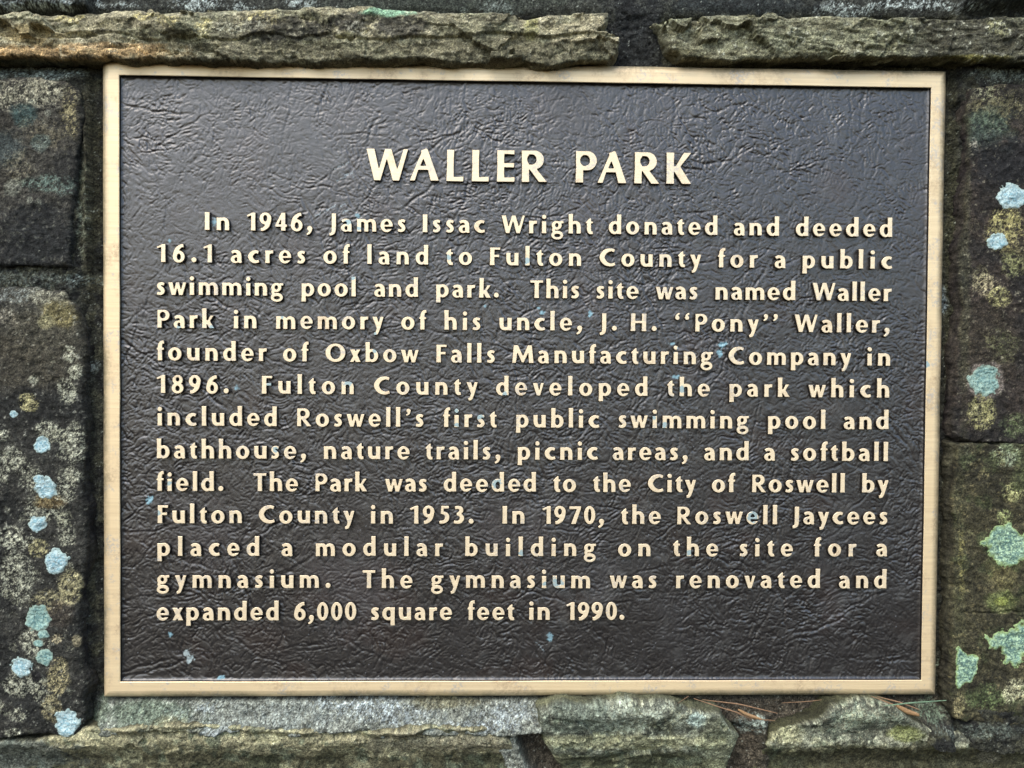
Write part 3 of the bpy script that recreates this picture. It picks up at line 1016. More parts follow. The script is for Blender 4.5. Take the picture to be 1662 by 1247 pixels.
class Paint:
    def __init__(self, x, z, px, py, basec):
        self.x, self.z, self.px, self.py = x, z, px, py
        self.c = np.zeros(x.shape + (3,)) + np.array(basec, float)
        self.n1 = fbm(x, z, 0.010, 4, 101)
        self.n2 = fbm(x, z, 0.0022, 3, 103, gain=0.7)
        self.n3 = np.random.RandomState(5).rand(*x.shape)

    def mixin(self, m, col):
        self.c += (np.array(col, float) - self.c) * m[..., None]

    def mottle(self, col, scale, lo, hi, seed, k=1.0, sx=1.0, sy=1.0, gain=0.55):
        self.mixin(sstep(lo, hi, fbm(self.x, self.z, scale, 5, seed, gain, sx, sy)) * k, col)

    def blob(self, cx, cy, rx, ry, col, k=1.0, edge=0.45, soft=0.25, speck=0.0, ring=None):
        d = np.hypot((self.px - cx) / rx, (self.py - cy) / ry) + self.n1 * edge * 0.6 + self.n2 * edge * 0.35
        m = sstep(1.0 + soft * .5, 1.0 - soft * .5, d) * k
        if speck:
            m = m * sstep(speck - 0.28, speck + 0.02, self.n2 * 0.75 + (self.n3 - 0.5) * 1.2 + 0.35 - d * 0.35)
        self.mixin(m, col)
        if ring is not None:
            r = sstep(0.35, 0.1, np.abs(d - 0.95)) * k * 0.5
            self.mixin(r, ring)

    def grain(self, amt):
        r = np.random.RandomState(8)
        g = r.randn(*self.x.shape)
        g = g * 0.6 + self.n2 * 0.9
        self.c *= np.clip(1 + g * amt, 0.3, 2.2)[..., None]

    def out(self):
        return (lin(np.clip(self.c, 0, 250)) * GAIN).reshape(-1, 3)


def grid_mesh(name, x, y, z, keep, mat, col, origin, back):
    nx_, nz_ = x.shape
    idx = np.arange(nx_ * nz_).reshape(nx_, nz_)
    kq = keep[:-1, :-1] | keep[1:, :-1] | keep[1:, 1:] | keep[:-1, 1:]
    F = np.stack([idx[:-1, :-1], idx[1:, :-1], idx[1:, 1:], idx[:-1, 1:]], -1)[kq]
    used = np.zeros(nx_ * nz_, bool)
    used[F.ravel()] = True
    remap = np.cumsum(used) - 1
    V = np.stack([x, y, z], -1).reshape(-1, 3)[used] - origin
    F = remap[F]
    C_ = col[used]
    if back is not None:           # close the body with a rear face
        e = np.concatenate([F[:, [0, 1]], F[:, [1, 2]], F[:, [2, 3]], F[:, [3, 0]]])
        key = e[:, 0].astype(np.int64) * (len(V) + 1) + e[:, 1]
        rkey = e[:, 1].astype(np.int64) * (len(V) + 1) + e[:, 0]
        be = e[~np.isin(key, rkey)]
        bv = np.unique(be)
        rm = np.full(len(V), -1)
        rm[bv] = len(V) + np.arange(len(bv))
        Vb = V[bv].copy()
        Vb[:, 1] = back - origin[1]
        cen = Vb.mean(0)[None]
        ci = len(V) + len(bv)
        Fs = np.stack([be[:, 1], be[:, 0], rm[be[:, 0]], rm[be[:, 1]]], -1)
        Fc = np.stack([rm[be[:, 1]], rm[be[:, 0]], np.full(len(be), ci), np.full(len(be), ci)], -1)
        V = np.vstack([V, Vb, cen])
        C_ = np.vstack([C_, C_[bv], C_[:1]])
        me = mesh_np(name, V, np.vstack([F, Fs]), mat, True, C_)
        me2 = None
    else:
        me = mesh_np(name, V, F, mat, True, C_)
    return me


STONES = {}


def stone(key, poly, face, back, relief, paint, rnd=0.006, ragged=0.0012, lump=0.0, basec=(80, 78, 66), label=None,
          slope=0.0012, step=SS, plane=None):
    P = np.array([at(a, b_, face if plane is None else plane) for a, b_ in poly], float)
    m_ = 0.010
    WIDE = 0.0045
    xs = np.arange(P[:, 0].min() - m_, P[:, 0].max() + m_, step)
    zs = np.arange(P[:, 1].min() - m_, P[:, 1].max() + m_, step)
    x, z = np.meshgrid(xs, zs, indexing='ij')
    sd_ = poly_sdf(x, z, P) + fbm(x, z, 0.016, 5, key * 7 + 1, 0.62) * ragged * 1.6
    px, py = survey(x, z, face if plane is None else plane)
    prof = 1 - np.clip(sd_ / rnd, 0, 1)
    y = face + prof ** 2.2 * rnd * 0.55
    y = y - relief(x, z, px, py, sd_)
    y = y - lump * (fbm(x, z, 0.06, 3, key * 7 + 2))
    y = y - fbm(x, z, 0.006, 4, key * 7 + 3, 0.6) * 0.0005 - np.random.RandomState(key).randn(*x.shape) * 0.00007
    # the sides are built over a wider band and then drawn in under the edge
    tdr = np.clip((0.0006 - sd_) / (WIDE + 0.0006), 0, 1.2)
    drop = np.clip(tdr, 0, 1) ** 1.1
    y = y + (back - y) * drop
    gX, gZ = np.gradient(poly_sdf(x, z, P), step, step)
    gl = np.hypot(gX, gZ) + 1e-6
    pull = np.clip(-sd_, 0, None) * (1 - slope / WIDE)
    chip = (fbm(x * 0.5 + y * 1.0, z * 0.5 + y * 0.7, 0.006, 4, key * 7 + 5, 0.6) * 0.0016) * np.clip(tdr * 3, 0, 1)
    x0_, z0_ = x, z
    x = x + gX / gl * (pull + chip)
    z = z + gZ / gl * (pull + chip)
    qx, qy = survey(x, z, np.minimum(y, face + 0.004))
    pt = Paint(x, z, qx, qy, basec)
    paint(pt)
    if 3 <= key <= 6:      # dark slate faces under the pale crusts
        pt.c = 104 * (np.clip(pt.c, 1, 250) / 104) ** 1.22
    sm = sstep(0.02, 0.3, drop)[..., None]
    sidec = np.array(basec, float) * 0.85 + fbm(x * 0.6 + y, z * 0.6 + y * .6, 0.009, 4, key + 700, .6)[..., None] * np.array([20, 20, 15])
    pt.c = pt.c * (1 - sm) + sidec * sm
    col = pt.out()
    me = grid_mesh("stone", x, y, z, sd_ > -WIDE, M_ROCK, col, WO, back + 0.004)
    o = obj("stone", me, wall)
    if label:
        o["label"] = label
    STONES[key] = (o, xs, zs, y, face, sd_)
    return o


def flat(k, a=0.0006):
    def f(x, z, px, py, sd_):
        return (fbm(x, z, 0.02, 4, 200 + k) * a * 1.5 + fbm(x, z, 0.0035, 4, 210 + k, 0.6) * a * 0.6)
    return f


# --- 1: long ledge stone over the plaque, two splitting layers
def r1(x, z, px, py, sd_):
    seam = 71 + fbm(px * 0.001, px * 0 + 3.3, 0.06, 4, 300) * 7 - sstep(300, 0, px) * 2
    up = sstep(seam + 1.2, seam - 1.2, py)
    # upper layer stands proud over most of its length, the lower one at the far left
    h = up * (0.0028 * sstep(150, 330, px) - 0.0035 * sstep(260, 120, px))
    h = h - 0.0014 * np.exp(-((py - seam) / 1.6) ** 2) * sstep(-.2, .3, fbm(px * .001, px * 0 + 8.8, .05, 2, 305))
    h = h + facets(x, z, 0.026, 0.16, 301, 2.4, 0.8) + facets(x, z, 0.008, 0.20, 302, 1.8, 0.8) * 0.35
    h = h - 0.007 * sstep(975, 1000, px) * sstep(80, 50, py)
    for cx in (925, 972):
        h = h - 0.0016 * np.exp(-((px - cx - (py - 90) * 0.15) / 1.6) ** 2) * sstep(66, 74, py)
    h = h + sstep(40, 15, py) * -0.006
    return h + fbm(x, z, 0.006, 4, 303, 0.6, 2.0, 0.7) * 0.0012


def p1(p):
    p.py = p.py + 3 * sstep(60, 90, p.py)
    p.mottle((74, 73, 58), 0.022, 0.0, 0.5, 310, 0.7, 2.2, 0.8)
    p.mottle((122, 122, 98), 0.012, 0.15, 0.6, 311, 0.7, 1.8, 0.8)
    p.blob(40, 90, 230, 17, (146, 120, 82), .8, .5, .8)
    p.blob(170, 76, 90, 6, (170, 146, 108), .8, .5, .7)
    p.blob(50, 55, 70, 16, (132, 118, 82), .7, .6, .7)
    for a in ((110, 25, 35, 9), (235, 26, 20, 8), (425, 38, 40, 22), (330, 42, 18, 16), (270, 32, 26, 9)):
        p.blob(*a, (172, 162, 112), .8, .8, .5, speck=0.3)
    for a in ((460, 50, 70, 22), (650, 45, 50, 20), (575, 35, 30, 16)):
        p.blob(*a, (48, 47, 42), .75, .7, .6)
    p.blob(630, 20, 40, 7, (122, 160, 130), .8, .6, .5)
    p.blob(370, 45, 50, 14, (168, 170, 152), .55, .9, .4, speck=0.45)
    p.blob(585, 45, 20, 18, (166, 166, 150), .6, .9, .4, speck=0.45)
    p.blob(860, 45, 14, 26, (140, 138, 90), .7, .8, .5)
    p.blob(790, 50, 90, 14, (112, 112, 90), .5, .7, .6)
    seam = 71 + fbm(p.px * 0.001, p.px * 0 + 3.3, 0.06, 4, 300) * 7
    low = sstep(seam - 1, seam + 2, p.py) * sstep(250, 420, p.px)
    p.mixin(low * 0.6, (88, 86, 68))
    p.mottle((50, 48, 36), 0.004, 0.35, 0.7, 313, 0.55, 2.5, 0.7)
    p.mottle((176, 172, 148), 0.0026, 0.55, 0.8, 314, 0.5, 1.4, 1)
    p.grain(0.22)


S1 = [(-60, 24), (60, 20), (200, 14), (350, 15), (500, 14), (600, 12), (700, 20), (830, 28), (900, 26), (985, 22), (982, 38), (966, 56), (990, 58), (1001, 70), (1001, 92), (985, 107),
      (930, 108), (895, 115), (850, 109), (800, 110), (650, 108), (560, 110), (420, 109), (330, 106), (215, 108), (160, 103), (-60, 103)]
stone(1, [(a, b_ + (-1 if b_ > 60 else 7)) for a, b_ in S1],
      -0.012, 0.014, r1, p1, plane=0.0, rnd=0.003, ragged=0.0010, basec=(130, 125, 101))


# --- 2: right-hand ledge stone
def r2(x, z, px, py, sd_):
    h = facets(x, z, 0.030, 0.16, 321, 2.4, 0.7) + facets(x, z, 0.010, 0.12, 322, 2, 0.7) * 0.6
    h = h - 0.004 * sstep(45, 24, py)
    h = h - 0.004 * sstep(0.3, 0, ((px - 1540) / 60) ** 2 + ((py - 45) / 22) ** 2 - .6)
    return h + fbm(x, z, 0.006, 4, 323, 0.6, 2.4, 0.6) * 0.0012


def p2(p):
    p.mottle((104, 106, 84), 0.02, 0.0, 0.6, 330, 0.7, 2.4, 0.7)
    p.mottle((62, 60, 42), 0.012, 0.1, 0.6, 331, 0.7, 2.6, 0.7)
    p.blob(1590, 60, 130, 60, (50, 50, 42), .75, .6, .8)
    p.blob(1620, 45, 22, 14, (150, 150, 110), .6, .8, .4, speck=.4)
    p.blob(1290, 60, 160, 20, (112, 114, 92), .5, .8, .8)
    p.blob(1580, 96, 60, 7, (98, 94, 46), .7, .6, .6)
    p.mottle((176, 178, 160), 0.003, 0.5, 0.8, 333, 0.6)
    p.mottle((44, 42, 30), 0.004, 0.3, 0.7, 334, 0.55, 2.5, .7)
    p.grain(0.24)


stone(2, [(a - 5, b_ + (1 if b_ > 60 else 8)) for a, b_ in [(1066, 29), (1180, 24), (1300, 24), (1420, 28), (1500, 26), (1722, 29), (1722, 110), (1640, 110), (1575, 106), (1545, 101), (1500, 100), (1400, 101), (1300, 100), (1180, 104), (1108, 97),
          (1090, 84), (1080, 58)]], -0.010, 0.014, r2, p2, plane=0.0, rnd=0.003, ragged=0.0010, basec=(108, 107, 86))


# --- 3: dark block, upper left
def p3(p):
    p.mottle((54, 52, 46), 0.03, -0.1, 0.5, 340, 0.7)
    p.blob(50, 152, 75, 26, (132, 130, 114), .9, .7, .7, speck=0.2)
    p.blob(112, 190, 18, 55, (124, 118, 90), .75, .7, .6, speck=0.3)
    p.blob(40, 185, 20, 20, (58, 74, 72), .8, .5, .6)
    p.blob(5, 240, 30, 30, (60, 70, 70), .6, .5, .8)
    p.blob(75, 215, 40, 30, (88, 84, 70), .7, .7, .7, speck=.2)
    p.blob(65, 233, 16, 14, (84, 92, 86), .8, .4, .4)
    p.blob(30, 270, 30, 24, (104, 100, 84), .6, .7, .6, speck=.3)
    p.blob(85, 300, 42, 16, (92, 106, 98), .85, .6, .7, speck=.2)
    for a in ((48, 325, 6), (62, 329, 7), (78, 184, 6), (20, 305, 14)):
        p.blob(a[0], a[1], a[2], a[2], (104, 106, 96), .7, .3, .4)
    p.blob(60, 390, 80, 60, (34, 36, 36), .8, .6, .8)
    p.blob(110, 270, 20, 30, (40, 41, 40), .6, .6, .8)
    p.mottle((112, 112, 100), 0.0026, 0.45, 0.8, 343, 0.4)
    p.grain(0.22)


stone(3, [(-60, 127), (60, 124), (110, 131), (129, 146), (131, 190), (127, 240), (122, 300), (116, 350), (115, 395), (113, 434), (70, 434), (0, 429), (-60, 428)],
      -0.005, 0.0115, flat(3, 0.0009), p3, rnd=0.004, basec=(58, 57, 52))


# --- 4: tall lichen-spotted block, lower left
def r4(x, z, px, py, sd_):
    h = flat(4, 0.0009)(x, z, px, py, sd_)
    h += 0.001 * sstep(0.0, 0.25, fbm(x, z, 0.05, 3, 351))
    return h - 0.0022 * sstep(500, 470, py)


GREY4 = [(80, 700, 22, 20), (118, 725, 26, 42), (112, 775, 22, 30), (20, 745, 20, 22), (45, 775, 22, 24), (3, 775, 14, 16), (70, 830, 36, 22), (100, 800, 26, 16), (4, 706, 12, 10),
         (114, 575, 14, 14), (122, 605, 12, 14), (108, 635, 18, 20), (55, 617, 9, 9), (18, 870, 24, 26), (25, 940, 34, 50), (60, 1045, 24, 30), (80, 1120, 24, 30), (30, 1110, 26, 26), (110, 870, 18, 16),
         (22, 1190, 14, 8), (30, 1160, 16, 14), (40, 880, 20, 16)]


def p4(p):
    p.mottle((38, 39, 37), 0.028, -0.2, 0.4, 360, 0.8)
    p.blob(70, 540, 90, 70, (72, 70, 60), .8, .6, .9)
    p.blob(40, 600, 70, 60, (64, 61, 52), .7, .6, .9)
    p.blob(30, 480, 70, 14, (96, 100, 96), .8, .7, .6, speck=.25)
    p.blob(90, 492, 40, 22, (116, 114, 98), .7, .8, .6, speck=.2)
    p.blob(100, 510, 30, 18, (104, 98, 70), .8, .6, .7)
    p.blob(76, 523, 14, 12, (128, 124, 98), .8, .4, .4)
    p.blob(8, 515, 20, 18, (112, 108, 96), .7, .6, .5, speck=.2)
    p.blob(60, 660, 110, 30, (36, 37, 35), .8, .6, .8)
    for a in GREY4:
        p.blob(*a, (128, 129, 115), .9, .5, .35, speck=.28)
    p.blob(45, 655, 17, 15, (132, 128, 98), .92, .3, .25, speck=.05)
    p.blob(115, 952, 24, 30, (128, 124, 98), .92, .35, .3, speck=.05)
    p.blob(75, 975, 26, 22, (122, 118, 94), .85, .4, .3, speck=.15)
    p.blob(62, 890, 18, 16, (124, 120, 92), .85, .4, .3, speck=.1)
    p.blob(95, 1100, 22, 34, (124, 118, 92), .9, .4, .3, speck=.1)
    p.blob(85, 1150, 18, 26, (112, 106, 82), .8, .4, .3, speck=.1)
    p.blob(93, 1037, 11, 9, (150, 142, 118), .9, .3, .3, speck=.1)
    p.blob(125, 1040, 9, 11, (118, 112, 92), .8, .3, .3)
    p.blob(100, 1000, 20, 20, (66, 60, 52), .6, .6, .7)
    p.blob(60, 1098, 7, 8, (30, 30, 30), .9, .3, .3)
    p.blob(80, 815, 22, 10, (120, 100, 62), .5, .7, .6)
    rq = random.Random(44)
    for _ in range(26):
        a_ = rq.uniform(6, 15)
        p.blob(rq.uniform(-10, 128), rq.choice([rq.uniform(700, 1190), rq.uniform(540, 1190)]), a_, a_ * rq.uniform(.8, 1.2), (116, 117, 102), rq.uniform(.4, .75), .5, .4, speck=rq.uniform(.25, .45))
    p.mottle((150, 150, 138), 0.0024, 0.62, 0.85, 363, 0.5)
    p.grain(0.24)


stone(4, [(-60, 468), (40, 466), (100, 472), (124, 500), (133, 560), (135, 640), (137, 720), (133, 800), (140, 850), (138, 905), (131, 960), (133, 1020), (130, 1080), (138, 1120), (139, 1175),
          (122, 1196), (60, 1194), (0, 1198), (-60, 1196)], -0.006, 0.0115, r4, p4, rnd=0.004, basec=(50, 50, 46))


# --- 5, 6: right-hand blocks
def p5(p):
    p.mottle((37, 36, 34), 0.03, -0.2, 0.5, 370, 0.8)
    p.blob(1620, 175, 60, 50, (88, 86, 66), .8, .8, .7, speck=.2)
    p.blob(1600, 215, 45, 30, (66, 82, 74), .6, .7, .8)
    p.blob(1640, 260, 70, 40, (33, 34, 35), .8, .6, .9)
    p.blob(1600, 150, 40, 14, (124, 126, 104), .7, .7, .5, speck=.4)
    p.blob(1580, 235, 8, 14, (150, 146, 134), .6, .7, .5, speck=.4)
    p.blob(1630, 372, 32, 40, (132, 128, 92), .9, .35, .3, speck=.15)
    p.blob(1648, 410, 24, 30, (96, 92, 70), .7, .5, .5, speck=.2)
    p.blob(1640, 430, 22, 24, (102, 104, 76), .8, .5, .5, speck=.2)
    p.blob(1598, 462, 26, 20, (138, 132, 108), .85, .45, .4, speck=.35)
    p.blob(1622, 484, 20, 18, (128, 126, 92), .9, .35, .3, speck=.15)
    p.blob(1600, 560, 60, 60, (54, 50, 42), .8, .6, .9)
    p.blob(1630, 560, 26, 24, (74, 78, 56), .6, .6, .7, speck=.2)
    p.blob(1598, 618, 33, 31, (112, 106, 100), .7, .2, .2)
    p.blob(1592, 668, 28, 30, (122, 120, 88), .9, .35, .3, speck=.12)
    p.blob(1650, 690, 30, 20, (78, 88, 62), .7, .6, .6, speck=.2)
    p.blob(1565, 400, 10, 330, (66, 66, 52), .6, .5, .8)
    rq = random.Random(46)
    for _ in range(12):
        a_ = rq.uniform(6, 14)
        p.blob(rq.uniform(1575, 1662), rq.uniform(330, 700), a_, a_ * rq.uniform(.8, 1.2), (108, 106, 84), rq.uniform(.3, .6), .5, .4, speck=rq.uniform(.25, .45))
    p.mottle((130, 128, 112), 0.0024, 0.6, 0.85, 373, 0.5)
    p.grain(0.22)


stone(5, [(1576, 142), (1650, 137), (1722, 137), (1722, 719), (1640, 719), (1560, 719), (1550, 708), (1552, 640), (1553, 560), (1562, 500), (1556, 430), (1566, 350), (1568, 290), (1577, 240), (1570, 190)],
      -0.005, 0.0115, flat(5, 0.0008), p5, rnd=0.0022, basec=(54, 49, 44))


def r6(x, z, px, py, sd_):
    h = flat(6, 0.0010)(x, z, px, py, sd_)
    ck = 994 + fbm(px * 0.001, px * 0 + 1.3, 0.03, 3, 380) * 5
    return h - 0.0018 * np.exp(-((py - ck) / 1.3) ** 2) * sstep(1548, 1590, px)


def p6(p):
    p.mottle((42, 41, 32), 0.028, -0.1, 0.5, 381, 0.7)
    p.blob(1632, 740, 26, 20, (134, 142, 122), .9, .35, .3, speck=.12)
    p.blob(1597, 768, 9, 9, (104, 100, 76), .7, .3, .4, speck=.2)
    p.blob(1645, 797, 19, 18, (140, 140, 104), .9, .35, .3, speck=.18)
    p.blob(1570, 740, 16, 20, (96, 98, 80), .6, .6, .5, speck=.3)
    p.blob(1630, 840, 12, 12, (128, 134, 96), .8, .5, .3, speck=.2)
    p.blob(1628, 930, 26, 34, (98, 94, 66), .6, .5, .7)
    p.blob(1626, 977, 26, 19, (88, 94, 62), .8, .35, .4)
    p.blob(1626, 977, 12, 9, (118, 124, 72), .8, .3, .4)
    p.blob(1600, 1135, 40, 22, (92, 108, 74), .55, .7, .8, speck=.15)
    p.blob(1648, 1122, 22, 24, (148, 148, 124), .9, .35, .3, speck=.15)
    p.blob(1558, 950, 10, 230, (72, 72, 54), .6, .5, .8)
    p.blob(1556, 1150, 12, 28, (142, 134, 104), .7, .5, .5, speck=.1)
    p.blob(1560, 900, 6, 60, (134, 128, 84), .5, .7, .6, speck=.3)
    rq = random.Random(45)
    for _ in range(14):
        a_ = rq.uniform(6, 15)
        p.blob(rq.uniform(1560, 1662), rq.uniform(730, 1165), a_, a_ * rq.uniform(.8, 1.2), (112, 114, 84), rq.uniform(.3, .65), .5, .4, speck=rq.uniform(.25, .45))
    p.mottle((120, 112, 84), 0.0028, 0.5, 0.85, 383, 0.45)
    p.mottle((58, 64, 44), 0.014, 0.2, 0.7, 384, 0.6)
    p.grain(0.22)


stone(6, [(1552, 722), (1600, 721), (1722, 722), (1722, 1179), (1640, 1177), (1590, 1176), (1552, 1168), (1541, 1150), (1540, 1120), (1546, 1080), (1543, 1020), (1549, 950), (1544, 900), (1550, 850), (1546, 790)],
      -0.006, 0.0115, r6, p6, rnd=0.0022, basec=(62, 60, 46))


# --- 7, 8, 9: the course under the plaque. Their tops slope out towards the viewer
def ledge(y0, y1, lip, k):
    def f(x, z, px, py, sd_):
        e = fbm(px * 0.001, px * 0 + 2.1, 0.05, 4, 400 + k) * 7
        top = sstep(y1 + e, y0 + e * .6, py)
        return 0.009 * sstep(y0 - 14, y0 + 26, py + e * .5) + 0.013 * top + facets(x, z, 0.022, 0.10, 401 + k, 1.8, .8) + facets(x, z, 0.009, 0.10, 403 + k) * 0.5 \
            - 0.012 * sstep(lip, lip + 50, py)
    return f


def p789(k, line, topc, specks):
    def f(p):
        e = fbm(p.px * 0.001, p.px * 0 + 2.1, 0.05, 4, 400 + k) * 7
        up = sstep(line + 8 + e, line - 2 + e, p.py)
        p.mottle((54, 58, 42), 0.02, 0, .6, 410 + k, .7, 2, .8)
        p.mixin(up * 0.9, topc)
        p.mottle((158, 158, 126), 0.012, 0.25, 0.7, 412 + k, 0.5)
        p.mottle((84, 94, 78), 0.008, 0.2, 0.7, 413 + k, 0.55)
        for s in specks:
            p.blob(*s)
        p.mottle((46, 48, 40), 0.0028, 0.5, 0.8, 414 + k, 0.45)
        p.grain(0.24)
    return f


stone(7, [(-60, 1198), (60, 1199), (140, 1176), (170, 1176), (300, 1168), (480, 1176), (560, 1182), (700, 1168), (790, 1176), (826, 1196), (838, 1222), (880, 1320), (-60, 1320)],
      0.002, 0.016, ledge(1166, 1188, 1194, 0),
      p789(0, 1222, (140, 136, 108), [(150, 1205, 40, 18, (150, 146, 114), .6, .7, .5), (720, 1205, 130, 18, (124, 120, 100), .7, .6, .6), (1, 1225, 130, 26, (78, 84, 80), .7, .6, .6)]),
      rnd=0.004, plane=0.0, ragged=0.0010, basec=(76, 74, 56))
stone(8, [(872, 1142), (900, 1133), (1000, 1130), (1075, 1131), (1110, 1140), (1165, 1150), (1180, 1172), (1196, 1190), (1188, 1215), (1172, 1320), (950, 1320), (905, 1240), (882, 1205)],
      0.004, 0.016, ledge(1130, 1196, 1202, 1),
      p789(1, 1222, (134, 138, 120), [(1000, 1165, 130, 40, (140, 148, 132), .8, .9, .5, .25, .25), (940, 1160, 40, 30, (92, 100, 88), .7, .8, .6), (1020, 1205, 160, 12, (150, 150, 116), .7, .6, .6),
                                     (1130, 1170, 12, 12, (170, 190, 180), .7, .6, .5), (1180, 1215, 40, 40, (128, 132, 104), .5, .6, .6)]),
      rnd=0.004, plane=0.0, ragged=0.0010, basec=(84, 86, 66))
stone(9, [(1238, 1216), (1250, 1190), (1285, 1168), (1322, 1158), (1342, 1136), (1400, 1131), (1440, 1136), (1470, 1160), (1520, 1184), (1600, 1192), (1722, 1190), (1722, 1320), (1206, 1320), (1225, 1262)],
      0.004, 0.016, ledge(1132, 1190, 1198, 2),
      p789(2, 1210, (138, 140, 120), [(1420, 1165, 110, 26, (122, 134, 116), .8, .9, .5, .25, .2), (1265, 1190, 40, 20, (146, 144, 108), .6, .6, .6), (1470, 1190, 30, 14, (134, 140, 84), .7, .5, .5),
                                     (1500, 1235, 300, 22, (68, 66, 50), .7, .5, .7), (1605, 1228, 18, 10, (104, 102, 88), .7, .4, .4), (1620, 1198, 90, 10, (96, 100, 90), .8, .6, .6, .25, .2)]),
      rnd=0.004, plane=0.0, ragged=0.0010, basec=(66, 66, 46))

# small stone peeping between ledge and lower-right block
# --- mortar ---------------------------------------------------------------
c0 = at(np.array([-60, 1722, -60, 1722]), np.array([-50, -50, 1297, 1297]))
xs = np.arange(c0[0].min(), c0[0].max(), 0.00072)
zs = np.arange(c0[1].min(), c0[1].max(), 0.00072)
x, z = np.meshgrid(xs, zs, indexing='ij')
px, py = survey(x, z, 0.0)
wob = fbm(x, z, 0.012, 4, 500) * 6
y = np.full(x.shape, 0.0095)
y -= 0.014 * sstep(26, 6, py + wob * .6) * (1 - sstep(975, 995, px + wob) * sstep(1085, 1065, px + wob) * 0.75)
y -= 0.010 * sstep(175, 110, px + wob * 1.5 + 25 * sstep(1100, 1180, py)) * sstep(95, 130, py)            # packed against the left stones
y -= 0.007 * np.exp(-((px - 142 + wob) / 7) ** 2) * sstep(150, 190, py) * sstep(470, 400, py)
y -= 0.010 * sstep(1545, 1590, px + wob * 1.5)
bot = sstep(1126, 1200, py + wob) * sstep(136, 168, px + wob) * sstep(1556, 1530, px + wob)
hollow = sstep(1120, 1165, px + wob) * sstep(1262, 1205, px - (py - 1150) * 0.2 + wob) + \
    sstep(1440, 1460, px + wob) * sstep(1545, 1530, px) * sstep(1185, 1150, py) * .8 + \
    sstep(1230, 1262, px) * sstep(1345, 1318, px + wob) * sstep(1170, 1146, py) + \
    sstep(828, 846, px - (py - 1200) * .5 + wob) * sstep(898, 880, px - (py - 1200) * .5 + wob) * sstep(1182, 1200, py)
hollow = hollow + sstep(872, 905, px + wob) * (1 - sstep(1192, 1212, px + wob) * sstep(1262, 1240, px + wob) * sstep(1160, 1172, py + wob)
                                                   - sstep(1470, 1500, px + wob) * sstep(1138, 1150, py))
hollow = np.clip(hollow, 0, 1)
y -= 0.016 * bot * (1 - hollow * 0.9) - 0.010 * sstep(1178, 1192, py + wob * 1.3) * sstep(1240, 1180, px)
y -= 0.006 * sstep(1128, 1140, py + wob * .4) * sstep(1131, 1145, py) * (1 - hollow) * sstep(150, 175, px)
# grit
y -= fbm(x, z, 0.007, 4, 501, 0.65) * 0.0014 + fbm(x, z, 0.0022, 3, 503, 0.7) * 0.0007
rg = np.random.RandomState(77).randn(*x.shape)
y -= rg * 0.00013
inpl = (x > ox0 + 0.004) & (x < ox1 - 0.004) & (z > oz0 + 0.004) & (z < oz1 - 0.004)
nearpl = (x > ox0 - 0.0012) & (x < ox1 + 0.0012) & (z > oz0 - 0.0006) & (z < oz1 + 0.001)
y = np.where(nearpl, np.maximum(y, 0.0055), y)
side = (np.abs(x) < ox1 + 0.009) & (z > oz0 - 0.002)
y = np.where(side & (y < 0.0075), 0.0075 + (y - 0.0075) * 0.2, y)
px, py = survey(x, z, np.minimum(y, 0.006))
p = Paint(x, z, px, py, (44, 45, 38))
p.mottle((64, 64, 50), 0.012, 0.0, 0.6, 510, 0.7)
p.mottle((26, 27, 26), 0.010, 0.1, 0.6, 511, 0.8)
topm = sstep(32, 20, py)
p.mixin(topm * .8, (52, 54, 50))
for a in ((60, 8, 90, 12), (330, 6, 70, 14), (390, 12, 40, 10), (480, 6, 40, 8), (800, 14, 40, 12), (1380, 15, 60, 12), (1560, 12, 60, 10), (1480, 8, 50, 8), (200, 8, 40, 8)):
    p.blob(*a, (150, 160, 156), .8, .9, .6, speck=.35)
p.blob(720, 6, 200, 18, (48, 54, 46), .5, .7, .7)
p.blob(1030, 60, 55, 75, (34, 36, 36), .9, .5, .5)
p.blob(1200, 10, 120, 14, (38, 42, 42), .8, .6, .6)
p.blob(70, 116, 80, 14, (110, 120, 114), .85, .8, .5, speck=.25)
p.blob(1630, 122, 60, 14, (96, 104, 96), .8, .8, .5, speck=.3)
p.blob(135, 330, 12, 90, (98, 108, 96), .8, .6, .6, speck=.15)
p.blob(146, 300, 16, 200, (62, 60, 44), .6, .6, .8)
p.blob(120, 455, 16, 10, (130, 146, 146), .8, .6, .5, speck=.2)
p.blob(152, 595, 14, 12, (120, 130, 126), .6, .7, .5, speck=.3)
p.blob(40, 455, 110, 14, (74, 80, 74), .8, .7, .6, speck=.2)
p.blob(1538, 490, 10, 26, (128, 142, 146), .8, .6, .5, speck=.2)
p.blob(1532, 1090, 14, 30, (110, 122, 106), .7, .7, .5, speck=.3)
p.blob(1547, 560, 9, 500, (50, 50, 36), .7, .5, .7)
botm = sstep(1128, 1140, py) * sstep(150, 168, px) * sstep(1150, 1090, px)
p.mixin(botm * .92, (116, 120, 110))
for a in ((560, 1145, 60, 10), (590, 1150, 90, 26), (660, 1160, 60, 20), (330, 1150, 30, 9), (820, 1165, 50, 22), (350, 1195, 30, 16), (760, 1180, 70, 12)):
    p.blob(*a, (140, 150, 153), .55, .8, .6, speck=.15)
p.blob(230, 1160, 80, 30, (88, 100, 84), .7, .7, .7)
p.blob(720, 1140, 60, 12, (96, 92, 68), .6, .7, .7)
p.blob(470, 1160, 170, 34, (118, 126, 122), .5, .8, .8, speck=.1)
p.blob(270, 1195, 40, 26, (120, 114, 84), .6, .6, .7)
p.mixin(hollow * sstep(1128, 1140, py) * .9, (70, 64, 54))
p.blob(1220, 1175, 34, 14, (120, 132, 124), .8, .7, .5, speck=.25)
p.blob(1510, 1155, 34, 20, (82, 96, 80), .8, .7, .5, speck=.2)
